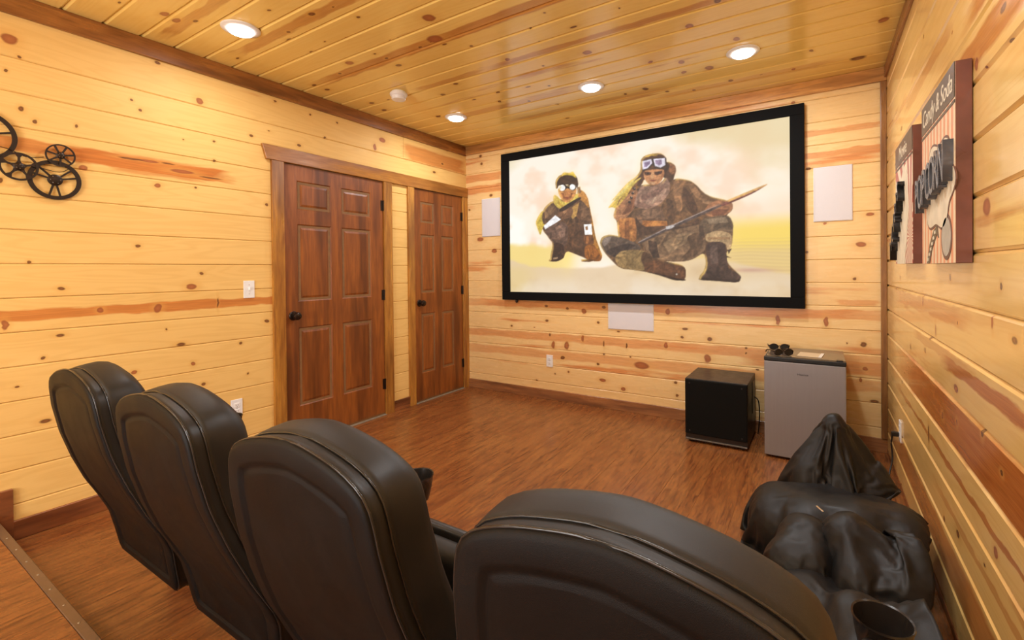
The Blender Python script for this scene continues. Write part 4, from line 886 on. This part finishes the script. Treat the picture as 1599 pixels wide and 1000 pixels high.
def make_chair(label, x):
    t = thing('theater_chair', label, 'chair', (x, CY, 0), 0, 'row of black theater chairs')
    bm = bmesh.new()
    back_rings(bm, [(-.066, .0030, 0), (-.060, .0055, 0), (-.053, .0060, 0), (-.047, .0006, 0), (-.040, 0, 0), (-.012, .0, 0), (-.004, .0022, 0), (0, .007, 0), (-.002, .012, 0)], True, False)
    o = obj('back_panel', bm, m_pan, t, True); o['label'] = 'flat black vinyl rear panel of the backrest'
    bm = bmesh.new()
    back_rings(bm, [(-.002, .010, 0), (.0005, .013, 0), (-.001, .022, 0), (-.0015, .030, 0), (-.002, .037, 0)], False, False)
    obj('side_band', bm, m_lea, t, True)
    bm = bmesh.new()
    back_rings(bm, [(-.003, .0365, 0), (.003, .040, 0), (.006, .050, 0), (.010, .072, 0), (.012, .092, 0), (.009, .107, 0), (.0, .121, 0), (-.013, .133, 0), (-.032, .142, 0), (-.060, .147, -.001)], False, True)
    obj('back_cushion', bm, m_lea, t, True)
    for off, dy, up, r in ((.0005, .0085, 0, .0024), (.0005, .0375, 0, .0020)):
        bm = bmesh.new(); tube(bm, loop_pts(off, dy, up), r, 6, True); obj('piping', bm, m_pipe, t, True)
    # tipped-up seat: padded side to the backrest, hard shell outwards
    bm = bmesh.new(); box(bm, -.235, .235, -.105, -.035, .285, .575); bmesh.ops.recalc_face_normals(bm, faces=bm.faces[:]); bevel(bm, .030, 5)
    for v in bm.verts: v.co.y += (v.co.z - .285) * .10
    obj('seat_cushion', bm, m_lea, t, True)
    bm = bbox(-.230, .230, -.040, -.012, .290, .585, .010, 3)
    for v in bm.verts: v.co.y += (v.co.z - .285) * .10
    obj('seat_shell', bm, m_blk, t, True)
    def arm(s):
        ax = s * .305
        bm = bmesh.new(); box(bm, ax - .038, ax + .038, -.085, .17, .505, .560); bmesh.ops.recalc_face_normals(bm, faces=bm.faces[:]); bevel(bm, .018, 4)
        a = obj('armrest', bm, m_lea, t, True)
        bm = bmesh.new()
        prof = [(.0001, .500), (.033, .500), (.035, .506), (.040, .525), (.045, .550), (.048, .576), (.0500, .578), (.0495, .582), (.0465, .580), (.045, .572), (.041, .545), (.036, .520), (.0001, .516)]
        lathe(bm, prof, 40, Matrix.Translation((ax, .195, 0)))
        auto_smooth(obj('cup_holder', bm, m_pipe, a), 40)
        bm = bmesh.new(); prism(bm, [(-.06, .0), (.14, .0), (.12, .04), (.06, .20), (.08, .505), (-.07, .505), (-.05, .20), (-.06, .04)], lambda p, q, d: (d, p, q), ax - .014, ax + .014); bevel(bm, .004, 1)
        obj('standard', bm, m_blk, t)
    arm(1)
    # cross bar and bracket that carry seat and back
    bm = bmesh.new(); tube(bm, [(-.29, -.10, .30), (.29, -.10, .30)], .016, 12); obj('cross_bar', bm, m_blk, t, True)
    return t, arm
LBC = ['black theater chair at the far left end of the row', 'second black theater chair from the left wall', 'third black theater chair from the left wall, cup holder showing beyond it',
       'nearest black theater chair at the right end of the row, beside the slumped bean bag']
ch0, arm0 = make_chair(LBC[0], -2.032)
for lb, x in zip(LBC[1:], (-1.427, -.817, -.207)):
    r = ch0.copy(); C.objects.link(r); r.location = (x, CY, 0); r['label'] = lb
    for c in list(ch0.children):
        d = c.copy(); C.objects.link(d); d.parent = r
        for g in c.children:
            e = g.copy(); C.objects.link(e); e.parent = d
arm0(-1)

# ------------------------------------------------------------------ slumped bean bag against the right wall: cloth dropped on soft lumps
def fabric():
    t = NT('black_nylon'); o = t.oco(); n = t.noise(o, 14, 4)
    c = t.mix(t.map(n, .3, .7), (.008, .0070, .0064), (.012, .0105, .0095))
    w = t.noise(t.vm('MULTIPLY', o, (22, 14, 22)), 1.0, 4, .55, 1.0)
    t.bump(w, .25, .006)
    return t.done(c, t.map(n, .3, .7, .42, .55), .35)
m_bag = fabric()
BX, BY = .08, 2.0
bb = thing('bean_bag', 'slumped black fabric bean bag heaped against the right wall', 'bean bag', (BX, BY, 0))
def lump_mesh(L):
    bm = bmesh.new()
    for (x, y, z, rx, ry, rz_, ang) in L:
        M = Matrix.Translation((x, y, z)) @ Matrix.Rotation(math.radians(ang), 4, 'Z') @ Matrix.Diagonal((rx, ry, rz_, 1))
        bmesh.ops.create_icosphere(bm, subdivisions=4, radius=1, matrix=M)
    me = bpy.data.meshes.new('tmp'); bm.to_mesh(me); bm.free()
    t = bpy.data.objects.new('tmp', me); C.objects.link(t)
    m = t.modifiers.new('r', 'REMESH'); m.mode = 'VOXEL'; m.voxel_size = .018
    bpy.context.view_layer.update()
    me2 = bpy.data.meshes.new_from_object(t.evaluated_get(bpy.context.evaluated_depsgraph_get()))
    bpy.data.objects.remove(t); return me2
def collider(me):
    o = bpy.data.objects.new('collider', me); C.objects.link(o)
    o.modifiers.new('c', 'COLLISION'); o.collision.thickness_outer = .006; o.collision.cloth_friction = 25; o.collision.damping = .6
    return o
def drape(specs, frames=38):
    """specs: list of (name, centre, half sizes, angle, start z, lumps, grow, label); all fall together"""
    sc = bpy.context.scene; temp = []
    bm = bmesh.new(); box(bm, -1, 1, .5, 3.4, -.1, 0); box(bm, XR - .003, XR + .2, .5, 3.4, -.1, 1.2); bmesh.ops.recalc_face_normals(bm, faces=bm.faces[:])
    me = bpy.data.meshes.new('ground'); bm.to_mesh(me); bm.free(); res = []
    f0 = sc.frame_current
    for i, (name, c, hs, ang, z, L, grow, label) in enumerate(specs):
        # each sheet falls on its own, far from the others, and is brought back afterwards
        off = Vector((20.0 * (i + 1), 0, 0))
        for m_ in (me.copy(), lump_mesh(L)):
            o = collider(m_); o.location = off; temp.append(o)
        nx, ny = int(hs[0] * 2 / .0135), int(hs[1] * 2 / .0135)
        bm = bmesh.new(); bmesh.ops.create_grid(bm, x_segments=nx, y_segments=ny, size=1)
        ca, sa = math.cos(math.radians(ang)), math.sin(math.radians(ang))
        for v in bm.verts:
            x, y = v.co.x, v.co.y
            x, y = x * math.sqrt(1 - y * y * .30), y * math.sqrt(1 - x * x * .30)          # rounded corners
            x *= hs[0]; y *= hs[1]
            v.co = Vector((c[0] + x * ca - y * sa, c[1] + x * sa + y * ca, z + .03 * noise.noise(Vector((x * 6, y * 6, i * 3.7)))))
        m2 = bpy.data.meshes.new(name); bm.to_mesh(m2); bm.free()
        o = bpy.data.objects.new('sheet', m2); C.objects.link(o); o.location = off
        cm = o.modifiers.new('cloth', 'CLOTH'); s = cm.settings
        s.quality = 5; s.mass = .25; s.tension_stiffness = 12; s.compression_stiffness = 12; s.shear_stiffness = 6; s.bending_stiffness = .45
        s.air_damping = 2.0; s.shrink_min = -grow; s.tension_damping = 8; s.compression_damping = 8
        cs = cm.collision_settings; cs.collision_quality = 2; cs.distance_min = .005; cs.use_self_collision = True; cs.self_distance_min = .004; cs.self_friction = 8
        cm.point_cache.frame_start = 1; cm.point_cache.frame_end = frames
        res.append((o, off, name, label))
    for f in range(1, frames + 1): sc.frame_set(f)
    dg = bpy.context.evaluated_depsgraph_get(); out = []
    for o, off, name, label in res:
        o.modifiers.new('sub', 'SUBSURF').levels = 1
    dg = bpy.context.evaluated_depsgraph_get()
    for o, off, name, label in res:
        m2 = bpy.data.meshes.new_from_object(o.evaluated_get(dg)); m2.name = name; m2.materials.clear()
        for v in m2.vertices: v.co -= Vector((BX, BY, 0))
        for p in m2.polygons: p.use_smooth = True
        q = link(name, m2, m_bag, bb); out.append(q)
        if label: q['label'] = label
    for o, *_ in res: bpy.data.objects.remove(o)
    for o in temp: bpy.data.objects.remove(o)
    sc.frame_set(f0)
    for q in out:
        sd_ = q.modifiers.new('thick', 'SOLIDIFY'); sd_.thickness = .004
    return out
HOOD = [(.05, 2.62, .14, .17, .15, .20, 0), (.055, 2.64, .30, .10, .09, .17, 0), (.055, 2.64, .42, .055, .05, .13, 0),
        (-.06, 2.56, .15, .07, .10, .20, 0), (.19, 2.64, .15, .11, .12, .17, 0), (.27, 2.60, .10, .09, .12, .14, 0), (-.02, 2.60, .30, .05, .05, .12, 0)]
BODY = [(-.165, 2.36, .12, .10, .20, .135, 0), (-.035, 2.26, .14, .12, .19, .145, 0), (.12, 2.26, .15, .12, .20, .15, 0), (.265, 2.30, .14, .10, .20, .15, 0), (.03, 2.48, .13, .2, .12, .13, 0), (.2, 2.46, .12, .15, .12, .13, 0)]
F1 = [(-.045, 2.03, .19, .09, .10, .11, 25), (-.09, 1.93, .14, .085, .10, .12, 10), (-.03, 1.93, .17, .07, .08, .10, 0)]
F2 = [(.085, 2.03, .235, .075, .10, .11, -15), (.18, 2.01, .205, .07, .11, .09, 10), (.275, 2.01, .21, .075, .10, .12, 0), (.10, 1.90, .17, .07, .09, .10, 0), (.23, 1.91, .15, .09, .09, .11, 0)]
SK = [(.20, 1.66, .12, .15, .09, .15, 20), (-.05, 1.76, .10, .11, .16, .12, -20), (.13, 1.50, .15, .12, .12, .14, 30), (.31, 1.80, .13, .055, .18, .16, 10), (.02, 1.90, .08, .18, .10, .10, 0),
      (.30, 1.48, .14, .06, .14, .17, 0), (.26, 1.64, .22, .07, .06, .11, 50), (-.04, 1.52, .09, .13, .16, .11, 0), (.08, 1.36, .12, .2, .10, .13, 0), (.22, 1.38, .20, .10, .05, .12, -30), (.08, 1.66, .17, .05, .09, .11, -40)]
drape([('hood', (.08, 2.63), (.36, .34), 25, .62, HOOD, .14, 'peaked fold of fabric rising in front of the fridge'),
       ('body', (.07, 2.33), (.35, .36), 0, .36, BODY, .24, 'rounded padded middle of the bean bag'),
       ('fold', (-.06, 1.97), (.22, .22), 25, .37, F1, .03, None),
       ('fold', (.18, 1.99), (.25, .20), -5, .39, F2, .10, None),
       ('skirt', (.09, 1.62), (.36, .46), 0, .42, SK, .30, 'loose crumpled lower cloth of the bean bag')])
bm = bbox(-.004, .004, -.016, .016, 0, .004, .001, 1)
z_ = obj('zipper_pull', bm, plain('zip_chrome', (.7, .7, .7), .2, .9), bb)
z_.location = (-.085, .10, .315); z_.rotation_euler = (.3, .1, .9); z_['label'] = 'small chrome zipper pull'
